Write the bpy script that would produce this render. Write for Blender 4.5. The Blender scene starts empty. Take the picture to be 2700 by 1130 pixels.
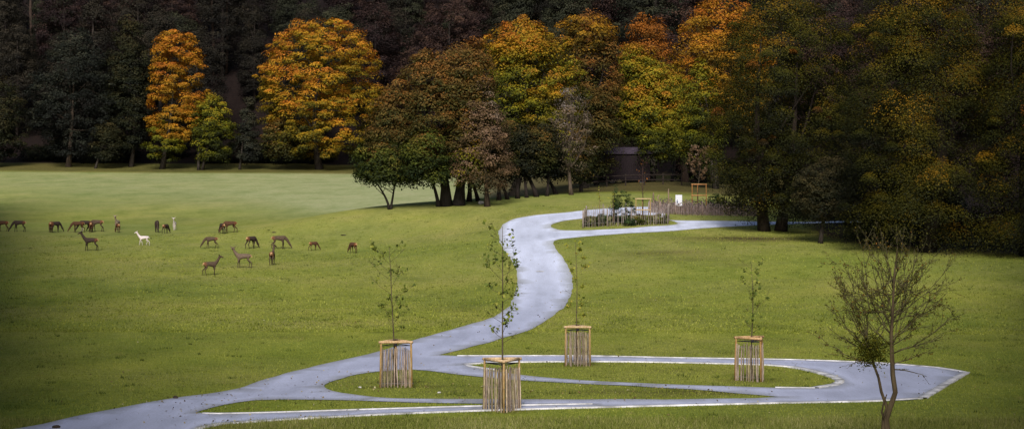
import bpy, bmesh, math, random
import numpy as np
from mathutils import Vector, Matrix, geometry
R = math.radians
scene = bpy.context.scene
COL = scene.collection
rng = np.random.default_rng(7)
random.seed(7)

# ---------------------------------------------------------------- camera numbers
F, CX, YH, ZC = 5000.0, 1350.0, 505.0, 7.4        # focal length in photo pixels, horizon row, eye height
K = 2700.0 / 2576.0                               # enlarged-view pixels -> photo pixels

# ---------------------------------------------------------------- terrain
CP = [  # (x, y) in the photo and a distance: places on the ground that were measured
 (300,1130,60),(1350,1130,60),(2400,1130,60),(1350,1085,64),(300,1022,72),(1040,1022,72),(2500,1000,75),
 (1525,967,80.6),(300,967,80.6),(2400,967,80.6),(100,845,105),(1350,845,105),(2600,850,105),
 (640,706,147),(100,710,146),(1440,734,137),(1900,740,132),(300,655,172),(737,655,172),(1000,660,170),(1400,632,158),
 (100,605,200),(440,605,200),(640,605,200),(1000,600,186),(1330,585,176),(1560,604,166),(1750,595,168),(1760,566,178),
 (2010,572,178),(2040,608,166),(2162,640,154),(2300,690,140),(2600,702,137),
 (950,558,190),(1031,551,191),(1154,545,193),(1190,542,194),(1284,531,196),(1400,520,199),(1507,509,204),(1700,520,200),(1640,481,236),
 (1800,478,236),(2000,500,236),(2300,520,236),(2600,520,236),
 (950,552,212),(1100,540,214),(1250,528,216),(950,520,245),(1150,512,245),(100,560,225),(500,560,225),
 (100,500,272),(600,498,272),(950,492,272),(1150,490,272),(50,457,318),(500,460,318),(900,462,318),(1200,466,318),(50,440,336),(900,444,336),(1500,470,300)]
cp = np.array(CP, float)
cx_ = (cp[:,0]-CX)/F*cp[:,2]; cy_ = cp[:,2]; cz_ = ZC-(cp[:,1]-YH)/F*cp[:,2]
CC = 14.0
def _phi(dx, dy): return np.sqrt(dx*dx*1.0+dy*dy+CC*CC)
n_ = len(cp)
A = np.zeros((n_+3, n_+3)); A[:n_,:n_] = _phi(cx_[:,None]-cx_[None], cy_[:,None]-cy_[None]) + np.eye(n_)*-0.3
A[:n_,n_] = 1; A[:n_,n_+1] = cx_; A[:n_,n_+2] = cy_; A[n_:,:n_] = A[:n_,n_:].T
W_ = np.linalg.solve(A, np.concatenate([cz_, [0,0,0]]))
def T(x, y):
    x = np.atleast_1d(np.asarray(x, float)); y = np.atleast_1d(np.asarray(y, float))
    lim = np.clip(y*0.29, 20, 92)
    xc = np.clip(x, -lim, lim); yc = np.clip(y, 55, 340)
    out = np.empty(x.shape)
    xf, yf, of = xc.ravel(), yc.ravel(), out.ravel()
    for i in range(0, len(xf), 20000):
        s = slice(i, i+20000)
        of[s] = _phi(xf[s,None]-cx_[None], yf[s,None]-cy_[None]) @ W_[:n_] + W_[n_] + W_[n_+1]*xf[s] + W_[n_+2]*yf[s]
    out = of.reshape(x.shape)
    hs = np.interp(x, [-100,-5,25,60], [350,348,276,262])          # foot of the wooded bank
    d = (y-hs)/6.0
    return out + 0.45*6.0*np.where(d > 20, d, np.log1p(np.exp(np.minimum(d, 20))))
def t1(x, y): return float(T(x, y)[0])
def gp(px, py):                                                    # photo pixels -> ground points
    px = np.atleast_1d(np.asarray(px, float)); py = np.atleast_1d(np.asarray(py, float))
    ys = np.arange(46, 420, 0.5)
    res = []
    for a, b in zip(px, py):
        u, v = (a-CX)/F, (YH-b)/F
        h = ZC+v*ys-T(u*ys, ys)
        k = np.where(h <= 0)[0]
        if len(k) == 0: Y = 400.0
        elif k[0] == 0: Y = ys[0]
        else:
            i = k[0]; Y = ys[i-1]+0.5*h[i-1]/(h[i-1]-h[i])
        res.append((u*Y, Y, float(T(u*Y, Y)[0])))
    return np.array(res)
def gd(px, py): return gp(np.asarray(px)*K, np.asarray(py)*K)      # same from the enlarged view

# ---------------------------------------------------------------- object helpers
def link(o, parent=None):
    COL.objects.link(o)
    if parent is not None: o.parent = parent
    return o
def tag(o, label=None, cat=None, group=None, kind=None):
    if label: o['label'] = label
    if cat: o['category'] = cat
    if group: o['group'] = group
    if kind: o['kind'] = kind
    return o
def empty(name, loc, rz=0):
    o = bpy.data.objects.new(name, None); o.location = loc; o.rotation_euler = (0,0,rz); o.empty_display_size = 0.3
    return link(o)
def np_mesh(name, V, Fq, col=None, smooth=False, mat=None):
    V = np.asarray(V, np.float32); Fq = np.asarray(Fq, np.int32)
    me = bpy.data.meshes.new(name)
    me.vertices.add(len(V)); me.vertices.foreach_set('co', V.ravel())
    k = Fq.shape[1]
    me.loops.add(Fq.size); me.loops.foreach_set('vertex_index', Fq.ravel())
    me.polygons.add(len(Fq)); me.polygons.foreach_set('loop_start', np.arange(0, Fq.size, k, dtype=np.int32))
    me.polygons.foreach_set('loop_total', np.full(len(Fq), k, np.int32))
    if smooth: me.polygons.foreach_set('use_smooth', np.ones(len(Fq), bool))
    if col is not None:
        a = me.color_attributes.new('Col', 'FLOAT_COLOR', 'POINT')
        c = np.ones((len(V), 4), np.float32); c[:, :3] = col; a.data.foreach_set('color', c.ravel())
    me.update(calc_edges=True); me.validate()
    if mat: me.materials.append(mat)
    return me
class MB:
    """collects boxes and tubes into one mesh"""
    def __init__(s): s.v, s.f, s.c = [], [], []
    def add(s, v, f, c=(1,1,1)):
        b = len(s.v); s.v += [tuple(p) for p in v]; s.f += [tuple(i+b for i in q) for q in f]; s.c += [c]*len(v)
    def box(s, cx, cy, cz, sx, sy, sz, rz=0, c=(1,1,1)):
        v = []
        for z in (-1,1):
            for x, y in ((-1,-1),(1,-1),(1,1),(-1,1)):
                X, Y = x*sx/2, y*sy/2
                v.append((cx+X*math.cos(rz)-Y*math.sin(rz), cy+X*math.sin(rz)+Y*math.cos(rz), cz+z*sz/2))
        s.add(v, [(3,2,1,0),(4,5,6,7),(0,1,5,4),(1,2,6,5),(2,3,7,6),(3,0,4,7)], c)
    def tube(s, pts, rad, n=6, c=(1,1,1), cap=True):
        pts = [Vector(p) for p in pts]; v = []; f = []
        up = Vector((0.31,0.17,0.93))
        for i, p in enumerate(pts):
            d = (pts[min(i+1,len(pts)-1)]-pts[max(i-1,0)])
            d = d.normalized() if d.length > 1e-9 else Vector((0,0,1))
            a = d.cross(Vector((1,0,0)) if abs(d.x) < 0.8 else Vector((0,1,0))).normalized(); b = d.cross(a)
            r = rad[i] if hasattr(rad, '__len__') else rad
            for k in range(n):
                t = 2*math.pi*k/n; v.append(p+a*(r*math.cos(t))+b*(r*math.sin(t)))
        for i in range(len(pts)-1):
            for k in range(n):
                f.append((i*n+k, i*n+(k+1)%n, (i+1)*n+(k+1)%n, (i+1)*n+k))
        if cap: f.append(tuple(range(n-1,-1,-1))); f.append(tuple((len(pts)-1)*n+k for k in range(n)))
        s.add(v, f, c)
    def build(s, name, mat, parent=None, smooth=False):
        me = bpy.data.meshes.new(name); me.from_pydata(s.v, [], s.f)
        a = me.color_attributes.new('Col', 'FLOAT_COLOR', 'POINT')
        c = np.ones((len(s.v),4), np.float32); c[:,:3] = s.c; a.data.foreach_set('color', c.ravel())
        if smooth: me.polygons.foreach_set('use_smooth', np.ones(len(me.polygons), bool))
        me.materials.append(mat); me.update()
        return link(bpy.data.objects.new(name, me), parent)

# ---------------------------------------------------------------- materials
def new_mat(name):
    m = bpy.data.materials.new(name); m.use_nodes = True; nt = m.node_tree
    for n in list(nt.nodes): nt.nodes.remove(n)
    return m, nt, nt.nodes.new, nt.links.new
def lin(r, g, b):
    f = lambda c: ((c/255+0.055)/1.055)**2.4 if c > 10 else c/255/12.92
    return (f(r), f(g), f(b))
def mat_leaf(name, transl=0.22):
    m, nt, N, L = new_mat(name)
    at = N('ShaderNodeAttribute'); at.attribute_name = 'Col'
    d = N('ShaderNodeBsdfPrincipled'); d.inputs['Roughness'].default_value = 0.65; d.inputs['Specular IOR Level'].default_value = 0.12
    t = N('ShaderNodeBsdfTranslucent'); mx = N('ShaderNodeMixShader'); mx.inputs[0].default_value = transl
    o = N('ShaderNodeOutputMaterial')
    L(at.outputs['Color'], d.inputs['Base Color']); L(at.outputs['Color'], t.inputs['Color'])
    L(d.outputs[0], mx.inputs[1]); L(t.outputs[0], mx.inputs[2]); L(mx.outputs[0], o.inputs[0])
    return m
def mat_noise(name, c1, c2, scale=8, rough=0.85, stretch=(1,1,1), bump=0.3, attr=False, spec=0.2, detail=6):
    m, nt, N, L = new_mat(name)
    tc = N('ShaderNodeTexCoord'); mp = N('ShaderNodeMapping'); mp.inputs['Scale'].default_value = stretch
    nz = N('ShaderNodeTexNoise'); nz.inputs['Scale'].default_value = scale; nz.inputs['Detail'].default_value = detail
    cr = N('ShaderNodeValToRGB'); cr.color_ramp.elements[0].position = 0.32; cr.color_ramp.elements[1].position = 0.68
    cr.color_ramp.elements[0].color = (*c1,1); cr.color_ramp.elements[1].color = (*c2,1)
    b = N('ShaderNodeBsdfPrincipled'); b.inputs['Roughness'].default_value = rough; b.inputs['Specular IOR Level'].default_value = spec
    o = N('ShaderNodeOutputMaterial'); bp = N('ShaderNodeBump'); bp.inputs['Strength'].default_value = bump; bp.inputs['Distance'].default_value = 0.03
    L(tc.outputs['Object'], mp.inputs[0]); L(mp.outputs[0], nz.inputs['Vector']); L(nz.outputs['Fac'], cr.inputs[0])
    src = cr.outputs[0]
    if attr:
        at = N('ShaderNodeAttribute'); at.attribute_name = 'Col'
        mu = N('ShaderNodeMix'); mu.data_type = 'RGBA'; mu.blend_type = 'MULTIPLY'; mu.inputs[0].default_value = 1
        L(src, mu.inputs[6]); L(at.outputs['Color'], mu.inputs[7]); src = mu.outputs[2]
    L(src, b.inputs['Base Color']); L(nz.outputs['Fac'], bp.inputs['Height']); L(bp.outputs[0], b.inputs['Normal']); L(b.outputs[0], o.inputs[0])
    return m
M = {}
M['leaf'] = mat_leaf('leaf')
M['blade'] = mat_leaf('grass_blade', 0.15)
M['bark'] = mat_noise('bark', (0.018,0.014,0.012), (0.055,0.045,0.036), 3, 0.9, (3,3,0.6), 0.6, attr=True)
M['timber'] = mat_noise('peeled_timber', (0.34,0.22,0.10), (0.56,0.42,0.26), 5, 0.7, (4,4,1), 0.3, attr=True)
M['pale_wood'] = mat_noise('cleft_chestnut', (0.11,0.085,0.062), (0.34,0.285,0.24), 5, 0.85, (6,6,0.8), 0.4, attr=True)
M['strap'] = mat_noise('rubber_strap', (0.01,0.01,0.014), (0.02,0.02,0.03), 20, 0.6)
M['wire'] = mat_noise('galvanised_wire', (0.18,0.18,0.19), (0.3,0.3,0.32), 20, 0.5)
M['kerb'] = mat_noise('concrete_kerb', (0.24,0.24,0.24), (0.72,0.71,0.74), 1.6, 0.85, bump=0.3, detail=9)
M['hut_board'] = mat_noise('dark_boards', (0.009,0.006,0.008), (0.019,0.012,0.014), 6, 0.85, (5,5,0.5), 0.3)
M['hut_roof'] = mat_noise('roof_felt', (0.035,0.026,0.038), (0.06,0.046,0.064), 3, 0.8, (1,1,1), 0.3)
M['dark_timber'] = mat_noise('weathered_rail', (0.014,0.010,0.009), (0.036,0.026,0.021), 4, 0.9, (1,4,4), 0.3)
M['iron'] = mat_noise('rusty_iron', (0.04,0.035,0.04), (0.12,0.11,0.12), 6, 0.7)
M['sign_white'] = mat_noise('white_board', (0.60,0.61,0.68), (0.68,0.69,0.74), 2, 0.5, bump=0.02)
M['sign_ink'] = mat_noise('dark_print', (0.04,0.05,0.10), (0.07,0.08,0.16), 9, 0.6, bump=0.02)
M['fur'] = mat_noise('deer_fur', (0.72,0.70,0.68), (1.15,1.1,1.05), 9, 0.85, (1,1,1), 0.15, attr=True, spec=0.1)
M['antler'] = mat_noise('antler_bone', (0.30,0.26,0.20), (0.46,0.40,0.33), 12, 0.7)
M['soil'] = mat_noise('clod', (0.02,0.015,0.012), (0.06,0.045,0.035), 6, 0.95)
M['stone'] = mat_noise('flint', (0.30,0.29,0.27), (0.6,0.58,0.55), 6, 0.8)

# grass ground ---------------------------------------------------
def mat_ground():
    m, nt, N, L = new_mat('meadow')
    tc = N('ShaderNodeTexCoord'); z = N('ShaderNodeAttribute'); z.attribute_name = 'Col'
    sp = N('ShaderNodeSeparateColor'); L(z.outputs['Color'], sp.inputs[0])
    def noise(scale, detail=5, rough=0.6, st=(1,1,1)):
        mp = N('ShaderNodeMapping'); mp.inputs['Scale'].default_value = st
        n = N('ShaderNodeTexNoise'); n.inputs['Scale'].default_value = scale; n.inputs['Detail'].default_value = detail; n.inputs['Roughness'].default_value = rough
        L(tc.outputs['Object'], mp.inputs[0]); L(mp.outputs[0], n.inputs['Vector']); return n.outputs['Fac']
    def ramp(f, stops):
        r = N('ShaderNodeValToRGB'); e = r.color_ramp.elements
        e[0].position, e[0].color = stops[0][0], (*stops[0][1],1); e[1].position, e[1].color = stops[-1][0], (*stops[-1][1],1)
        for p, c in stops[1:-1]:
            k = e.new(p); k.color = (*c,1)
        L(f, r.inputs[0]); return r.outputs[0]
    def mix(a, b, f, mode='MIX'):
        x = N('ShaderNodeMix'); x.data_type = 'RGBA'; x.blend_type = mode
        if isinstance(f, float): x.inputs[0].default_value = f
        else: L(f, x.inputs[0])
        for s, i in ((a,6),(b,7)):
            if isinstance(s, tuple): x.inputs[i].default_value = (*s,1)
            else: L(s, x.inputs[i])
        return x.outputs[2]
    fine = noise(2.6, 8, 0.75, (0.7,1,1)); mid = noise(0.33, 6, 0.65, (0.8,0.45,1)); big = noise(0.035, 4, 0.55)
    vfine = noise(9, 4, 0.8)
    g = ramp(fine, [(0.28,(0.106,0.126,0.019)),(0.5,(0.214,0.236,0.036)),(0.72,(0.315,0.335,0.075))])
    g2 = ramp(vfine, [(0.3,(0.078,0.098,0.015)),(0.5,(0.214,0.236,0.042)),(0.72,(0.35,0.366,0.10))])
    g = mix(g, g2, 0.45)
    md = ramp(mid, [(0.3,(0.66,0.74,0.6)),(0.5,(1,1,1)),(0.7,(1.22,1.12,1.25))]); g = mix(g, md, 0.9, 'MULTIPLY')
    bg = ramp(big, [(0.35,(0.74,0.84,0.7)),(0.62,(1.18,1.1,1.1))]); g = mix(g, bg, 0.9, 'MULTIPLY')
    pale = ramp(fine, [(0.3,(0.23,0.255,0.115)),(0.52,(0.34,0.362,0.19)),(0.75,(0.48,0.50,0.31))])
    pale = mix(pale, md, 0.8, 'MULTIPLY'); pale = mix(pale, g2, 0.2)
    patch = ramp(noise(0.09, 7, 0.7, (0.6,1,1)), [(0.42,(0,0,0)),(0.66,(1,1,1))])
    worn = mix(g, (0.97,0.90,1.35), 1.0, 'MULTIPLY'); g = mix(g, worn, patch)
    dk = ramp(noise(0.8, 3, 0.6, (0.45,1,1)), [(0.66,(1,1,1)),(0.74,(0.62,0.62,0.6))]); g = mix(g, dk, 1.0, 'MULTIPLY')
    g = mix(g, pale, sp.outputs[0])
    def remap(f, a, b):
        r = N('ShaderNodeMapRange'); r.inputs[1].default_value = a; r.inputs[2].default_value = b; L(f, r.inputs[0]); return r.outputs[0]
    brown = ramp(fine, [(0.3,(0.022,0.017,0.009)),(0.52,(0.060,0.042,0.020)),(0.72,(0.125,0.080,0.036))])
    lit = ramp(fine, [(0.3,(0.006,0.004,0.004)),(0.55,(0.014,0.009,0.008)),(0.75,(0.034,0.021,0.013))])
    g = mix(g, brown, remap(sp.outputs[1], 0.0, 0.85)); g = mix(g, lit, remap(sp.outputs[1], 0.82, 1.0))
    near_tint = mix(g, (0.62,0.78,0.42), 1.0, 'MULTIPLY')
    g = mix(g, near_tint, sp.outputs[2])
    b = N('ShaderNodeBsdfPrincipled'); b.inputs['Roughness'].default_value = 0.9; b.inputs['Specular IOR Level'].default_value = 0.08
    bp = N('ShaderNodeBump'); bp.inputs['Strength'].default_value = 0.7; bp.inputs['Distance'].default_value = 0.12
    L(fine, bp.inputs['Height']); L(bp.outputs[0], b.inputs['Normal']); L(g, b.inputs['Base Color'])
    o = N('ShaderNodeOutputMaterial'); L(b.outputs[0], o.inputs[0]); return m
def mat_road():
    m, nt, N, L = new_mat('worn_tarmac')
    tc = N('ShaderNodeTexCoord')
    def noise(scale, detail, rough, st=(1,1,1)):
        mp = N('ShaderNodeMapping'); mp.inputs['Scale'].default_value = st
        n = N('ShaderNodeTexNoise'); n.inputs['Scale'].default_value = scale; n.inputs['Detail'].default_value = detail; n.inputs['Roughness'].default_value = rough
        L(tc.outputs['Object'], mp.inputs[0]); L(mp.outputs[0], n.inputs['Vector']); return n.outputs['Fac']
    def ramp(f, stops):
        r = N('ShaderNodeValToRGB'); e = r.color_ramp.elements
        e[0].position, e[0].color = stops[0][0], (*stops[0][1],1); e[1].position, e[1].color = stops[-1][0], (*stops[-1][1],1)
        L(f, r.inputs[0]); return r.outputs[0]
    at = N('ShaderNodeAttribute'); at.attribute_name = 'Col'
    a = ramp(noise(0.5,6,0.65,(1.4,0.22,1)), [(0.30,(0.32,0.34,0.41)),(0.70,(0.41,0.435,0.525))])
    b = ramp(noise(14,5,0.8), [(0.3,(0.72,0.72,0.72)),(0.7,(1.2,1.2,1.2))])
    st = ramp(noise(0.6,5,0.7,(1.6,0.22,1)), [(0.34,(0.90,0.90,0.90)),(0.52,(1.02,1.02,1.02))])
    x0 = N('ShaderNodeMix'); x0.data_type = 'RGBA'; x0.blend_type = 'MULTIPLY'; x0.inputs[0].default_value = 1; L(a, x0.inputs[6]); L(st, x0.inputs[7])
    x = N('ShaderNodeMix'); x.data_type = 'RGBA'; x.blend_type = 'MULTIPLY'; x.inputs[0].default_value = 1; L(x0.outputs[2], x.inputs[6]); L(b, x.inputs[7])
    y = N('ShaderNodeMix'); y.data_type = 'RGBA'; y.blend_type = 'MULTIPLY'; y.inputs[0].default_value = 1; L(x.outputs[2], y.inputs[6]); L(at.outputs['Color'], y.inputs[7])
    s = N('ShaderNodeBsdfPrincipled'); s.inputs['Roughness'].default_value = 0.75; s.inputs['Specular IOR Level'].default_value = 0.25
    bp = N('ShaderNodeBump'); bp.inputs['Strength'].default_value = 0.3; bp.inputs['Distance'].default_value = 0.02
    n2 = noise(9,4,0.7); L(n2, bp.inputs['Height']); L(bp.outputs[0], s.inputs['Normal'])
    L(y.outputs[2], s.inputs['Base Color']); o = N('ShaderNodeOutputMaterial'); L(s.outputs[0], o.inputs[0]); return m
M['ground'] = mat_ground(); M['road'] = mat_road()

# ---------------------------------------------------------------- road outlines (traced, then laid on the ground)
def smooth_pts(P, closed=True, step=0.6):
    P = np.asarray(P, float); n = len(P); out = []
    rngk = range(n if closed else n-1)
    for i in rngk:
        if closed: p0, p1, p2, p3 = P[(i-1)%n], P[i], P[(i+1)%n], P[(i+2)%n]
        else: p0, p1, p2, p3 = P[max(i-1,0)], P[i], P[i+1], P[min(i+2,n-1)]
        L_ = np.linalg.norm(p2-p1); k = max(1, int(L_/step))
        d1 = (p2-p0); d2 = (p3-p1)
        l1 = np.linalg.norm(d1)+1e-9; l2 = np.linalg.norm(d2)+1e-9
        m1 = d1/l1*min(L_, l1*0.5); m2 = d2/l2*min(L_, l2*0.5)
        for j in range(k):
            t = j/k; t2, t3 = t*t, t*t*t
            out.append((2*t3-3*t2+1)*p1+(t3-2*t2+t)*m1+(-2*t3+3*t2)*p2+(t3-t2)*m2)
    if not closed: out.append(P[-1])
    return np.array(out)
def world_xy(pts): return gd([p[0] for p in pts], [p[1] for p in pts])[:, :2]
def rag(P, amp, seed):                                           # uneven grass-bitten edges
    r = np.random.default_rng(seed); n = len(P); k = r.normal(size=n)
    k = np.convolve(np.concatenate([k[-2:],k,k[:2]]), [.2,.6,1,.6,.2], 'same')[2:-2]
    d = np.roll(P,-1,0)-np.roll(P,1,0); nn = np.stack([-d[:,1], d[:,0]],1)/(np.linalg.norm(d,axis=1)[:,None]+1e-9)
    return P+nn*(k*amp)[:,None]
outer = [(-140,1104),(60,1075),(110,1066),(200,1045),(440,1000),(560,985),(640,962),(800,918),(950,885),(1040,855),(1160,822),(1240,797),
 (1280,770),(1297,730),(1300,690),(1290,660),(1268,630),(1257,605),(1256,580),(1270,561),(1300,549),(1350,541),(1420,534.5),(1470,529),(1547,523),
 (1620,520),(1660,522),(1674,534),(1676,546),(1690,553.5),(1800,555),(1920,557),(2005,558),(2110,556),(2240,553),(2240,559),(2110,560.5),(2005,563),(1812,571.5),(1680,582),(1575,587.5),
 (1468,595.5),(1405,602.5),(1393,612),(1400,628),(1420,655),(1437,690),(1440,720),(1425,765),(1390,795),(1330,830),(1250,855),(1160,878),(1106,893)]
loop = [(1150,895),(1480,895.5),(1700,900),(2000,905),(2200,912),(2360,925),(2430,937),(2320,1002),(2200,1009),(1950,1014),(1700,1020),(1310,1030),
 (1000,1041),(700,1057),(550,1067),(505,1076),(480,1090),(380,1112),(200,1140),(-140,1150)]
isl_a = [(1170,916.5),(1250,911.5),(1480,909.5),(1700,912),(1930,918),(2020,928),(2080,943),(2113,957),(2100,968),(2050,976),(1950,975),(1860,972),(1700,967),(1480,957),(1330,945),(1230,931),(1185,922)]
isl_b = [(820,966),(840,955),(900,943),(950,935),(1035,930),(1100,935),(1200,947),(1320,957),(1480,966),(1700,976),(1850,990),(1955,998),(1900,1001),(1700,1004),(1310,1004),(1100,1002),(950,998),(860,988),(822,978)]
isl_c = [(495,1037),(560,1018),(640,1006),(700,1004),(900,1008),(1100,1013),(1300,1016),(1450,1016),(1490,1016.5),(1200,1022),(900,1031),(700,1037.5),(550,1041)]
isl_d = [(1386,569),(1410,557),(1465,550),(1540,544),(1640,541),(1668,549),(1707,562.5),(1640,569),(1548,576),(1468,579),(1410,578.5)]
W_outer = np.concatenate([rag(smooth_pts(world_xy(outer), False), 0.035, 1), smooth_pts(world_xy(loop), False)])
d_ = np.linalg.norm(np.diff(W_outer, axis=0), axis=1); W_outer = W_outer[np.concatenate([[True], d_ > 0.05])]
W_a = smooth_pts(world_xy(isl_a)); W_b = rag(smooth_pts(world_xy(isl_b)), 0.07, 2); W_c = rag(smooth_pts(world_xy(isl_c)), 0.04, 3); W_d = rag(smooth_pts(world_xy(isl_d)), 0.06, 4)
def inside(P, poly):
    x, y = P[:,0], P[:,1]; r = np.zeros(len(P), bool); j = len(poly)-1
    for i in range(len(poly)):
        xi, yi = poly[i]; xj, yj = poly[j]
        if yi != yj:
            r ^= ((yi > y) != (yj > y)) & (x < (xj-xi)*(y-yi)/(yj-yi)+xi)
        j = i
    return r
def on_road(P):
    r = inside(P, W_outer)
    for h in (W_a, W_b, W_c, W_d): r &= ~inside(P, h)
    return r
def edge_dist(P, cap=3.0):
    out = np.full(len(P), cap)
    for poly in (W_outer, W_a, W_b, W_c, W_d):
        for i in range(0, len(P), 4000):
            s = slice(i, i+4000)
            d = np.sqrt(((P[s,None]-poly[None])**2).sum(-1)).min(1); out[s] = np.minimum(out[s], d)
    return out
def build_road():
    verts, edges = [], []
    for poly in (W_outer, W_a, W_b, W_c, W_d):
        b = len(verts); n = len(poly)
        verts += [Vector((float(p[0]), float(p[1]))) for p in poly]; edges += [(b+i, b+(i+1)%n) for i in range(n)]
    x0, y0 = W_outer.min(0); x1, y1 = W_outer.max(0)
    g = np.stack(np.meshgrid(np.arange(x0, x1, 0.9), np.arange(y0, y1, 1.1)), -1).reshape(-1, 2)
    g = g + rng.uniform(-.2,.2,g.shape); g = g[on_road(g)]; g = g[edge_dist(g) > 0.35]
    verts += [Vector((float(p[0]), float(p[1]))) for p in g]
    vo, eo, fo, *_ = geometry.delaunay_2d_cdt(verts, edges, [], 0, 1e-5)
    V = np.array([(v.x, v.y) for v in vo]); Fc = np.array([f for f in fo if len(f) == 3])
    Fc = Fc[on_road(V[Fc].mean(1))]
    e = edge_dist(V); Z = T(V[:,0], V[:,1])+0.02
    # paler dusty edges, darker wheel worn centre
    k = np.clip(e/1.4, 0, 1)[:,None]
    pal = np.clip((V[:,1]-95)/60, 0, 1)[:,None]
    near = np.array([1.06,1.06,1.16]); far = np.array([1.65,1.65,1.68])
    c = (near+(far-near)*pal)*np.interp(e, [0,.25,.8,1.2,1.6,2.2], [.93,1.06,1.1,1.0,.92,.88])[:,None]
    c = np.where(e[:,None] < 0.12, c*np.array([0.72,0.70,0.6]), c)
    a, b, cc = V[Fc[:,0]], V[Fc[:,1]], V[Fc[:,2]]
    fl = ((b-a)[:,0]*(cc-a)[:,1]-(b-a)[:,1]*(cc-a)[:,0]) < 0; Fc[fl] = Fc[fl][:, ::-1]
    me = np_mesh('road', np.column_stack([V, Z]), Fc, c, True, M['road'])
    tag(link(bpy.data.objects.new('road', me)), kind='structure')
build_road()
def kerb(pts, width=0.22, h=0.035, closed=False, sm=True):
    P = world_xy(pts) if not isinstance(pts, np.ndarray) else pts
    P = smooth_pts(P, closed, 0.8) if sm else P
    d = np.gradient(P, axis=0); nn = np.stack([-d[:,1], d[:,0]],1)/(np.linalg.norm(d,axis=1)[:,None]+1e-9)
    Lp, Rp = P+nn*width/2, P-nn*width/2
    V = []; n = len(P)
    for Q, dz in ((Lp,-0.03),(Lp,h),(Rp,h),(Rp,-0.03)):
        V.append(np.column_stack([Q, T(Q[:,0],Q[:,1])+dz+0.02]))
    V = np.concatenate(V); Fq = []
    for a in range(3):
        for i in range(n-1): Fq.append((a*n+i, a*n+i+1, (a+1)*n+i+1, (a+1)*n+i))
    me = np_mesh('kerb', V, np.array(Fq)[:, ::-1], None, False, M['kerb'])
    tag(link(bpy.data.objects.new('kerb', me)), kind='structure')
kerb(loop[0:5], 0.10); kerb(loop[4:7], 0.14)
kerb([loop[6], loop[7]], 0.34); kerb(loop[7:15], 0.10); kerb(loop[14:18], 0.26)
kerb([(1250,930.5),(1185,922),(1170,916.5),(1250,911.5)], 0.2)
kerb([(1250,911.5),(1480,909.5),(1700,912),(1930,918),(1990,923)], 0.13)
kerb([(1990,923),(2020,928),(2080,943),(2113,957),(2100,968),(2050,976)], 0.36); kerb([(2050,976),(1950,975)], 0.12)
kerb([(1490,1016.5),(1200,1022),(900,1031),(700,1037.5),(550,1041),(510,1040)], 0.085)

# ---------------------------------------------------------------- ground sheet
def build_ground():
    xs = np.concatenate([np.linspace(-900,-130,16)[:-1], np.arange(-130,-44,2.0), np.arange(-44,44,1.0), np.arange(44,130,2.0), np.linspace(130,900,16)])
    ys = np.concatenate([np.linspace(-500,40,14)[:-1], np.arange(40,112,.9), np.arange(112,380,2.0), np.linspace(380,1200,20)])
    X, Y = np.meshgrid(xs, ys); Z = T(X, Y)
    ny, nx = X.shape; V = np.column_stack([X.ravel(), Y.ravel(), Z.ravel()])
    i = np.arange(ny*nx).reshape(ny, nx); Fq = np.stack([i[:-1,:-1], i[:-1,1:], i[1:,1:], i[1:,:-1]], -1).reshape(-1,4)
    x, y = V[:,0], V[:,1]
    # pale rough meadow at the back of the field
    px = CX+F*x/np.maximum(y,1); crest = np.interp(px, [0,700,950,1300,1500], [212,205,191,198,206])
    wid = np.interp(px, [0,600,900,1000], [85,60,25,14])
    pale = np.clip((y-crest)/wid+0.05, 0, 1)*np.interp(px, [0,500,1000,1200], [.55,.7,1,1])*np.clip((324-y)/4,0,1)*np.where(px < 1480, 1, 0)
    pale = pale*np.clip((1480-px)/100, 0, 1)+ np.clip((y-120)/60,0,1)*0.12*np.clip((y<crest),0,1)
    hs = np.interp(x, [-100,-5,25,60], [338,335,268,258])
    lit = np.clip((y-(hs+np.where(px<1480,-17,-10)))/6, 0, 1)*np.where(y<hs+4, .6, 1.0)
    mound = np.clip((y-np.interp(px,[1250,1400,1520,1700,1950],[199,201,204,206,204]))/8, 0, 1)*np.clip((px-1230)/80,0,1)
    wood = np.clip((y-np.interp(px,[2000,2150,2300,2700],[205,158,146,141]))/7, 0, 1)*np.clip((px-2080)/90,0,1)  # near-black litter under the right-hand trees, tree shade put into its colour
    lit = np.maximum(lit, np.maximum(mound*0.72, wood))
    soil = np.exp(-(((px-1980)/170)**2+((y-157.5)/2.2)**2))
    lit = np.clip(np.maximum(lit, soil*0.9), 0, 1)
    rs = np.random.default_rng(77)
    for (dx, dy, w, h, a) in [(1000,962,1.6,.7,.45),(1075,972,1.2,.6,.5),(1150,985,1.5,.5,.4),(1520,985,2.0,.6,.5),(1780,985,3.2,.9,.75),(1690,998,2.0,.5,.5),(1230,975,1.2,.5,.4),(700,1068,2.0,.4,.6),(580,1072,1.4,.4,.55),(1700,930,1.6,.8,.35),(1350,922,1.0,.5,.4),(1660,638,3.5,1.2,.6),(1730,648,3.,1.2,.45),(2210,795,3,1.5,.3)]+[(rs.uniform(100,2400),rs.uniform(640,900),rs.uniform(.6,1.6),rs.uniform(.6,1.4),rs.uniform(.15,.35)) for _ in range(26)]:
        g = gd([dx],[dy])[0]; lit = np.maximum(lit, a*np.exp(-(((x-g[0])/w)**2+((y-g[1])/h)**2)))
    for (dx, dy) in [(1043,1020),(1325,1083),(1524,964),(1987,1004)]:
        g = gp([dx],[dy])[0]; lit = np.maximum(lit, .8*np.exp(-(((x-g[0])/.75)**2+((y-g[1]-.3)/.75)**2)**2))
    near_tint = np.clip((100-y)/40, 0, 1)*0.35  # grass tinted darker and greener towards the viewer
    me = np_mesh('ground', V, Fq, np.stack([pale, lit, near_tint], 1), True, M['ground'])
    tag(link(bpy.data.objects.new('ground', me)), kind='structure')
build_ground()

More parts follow.
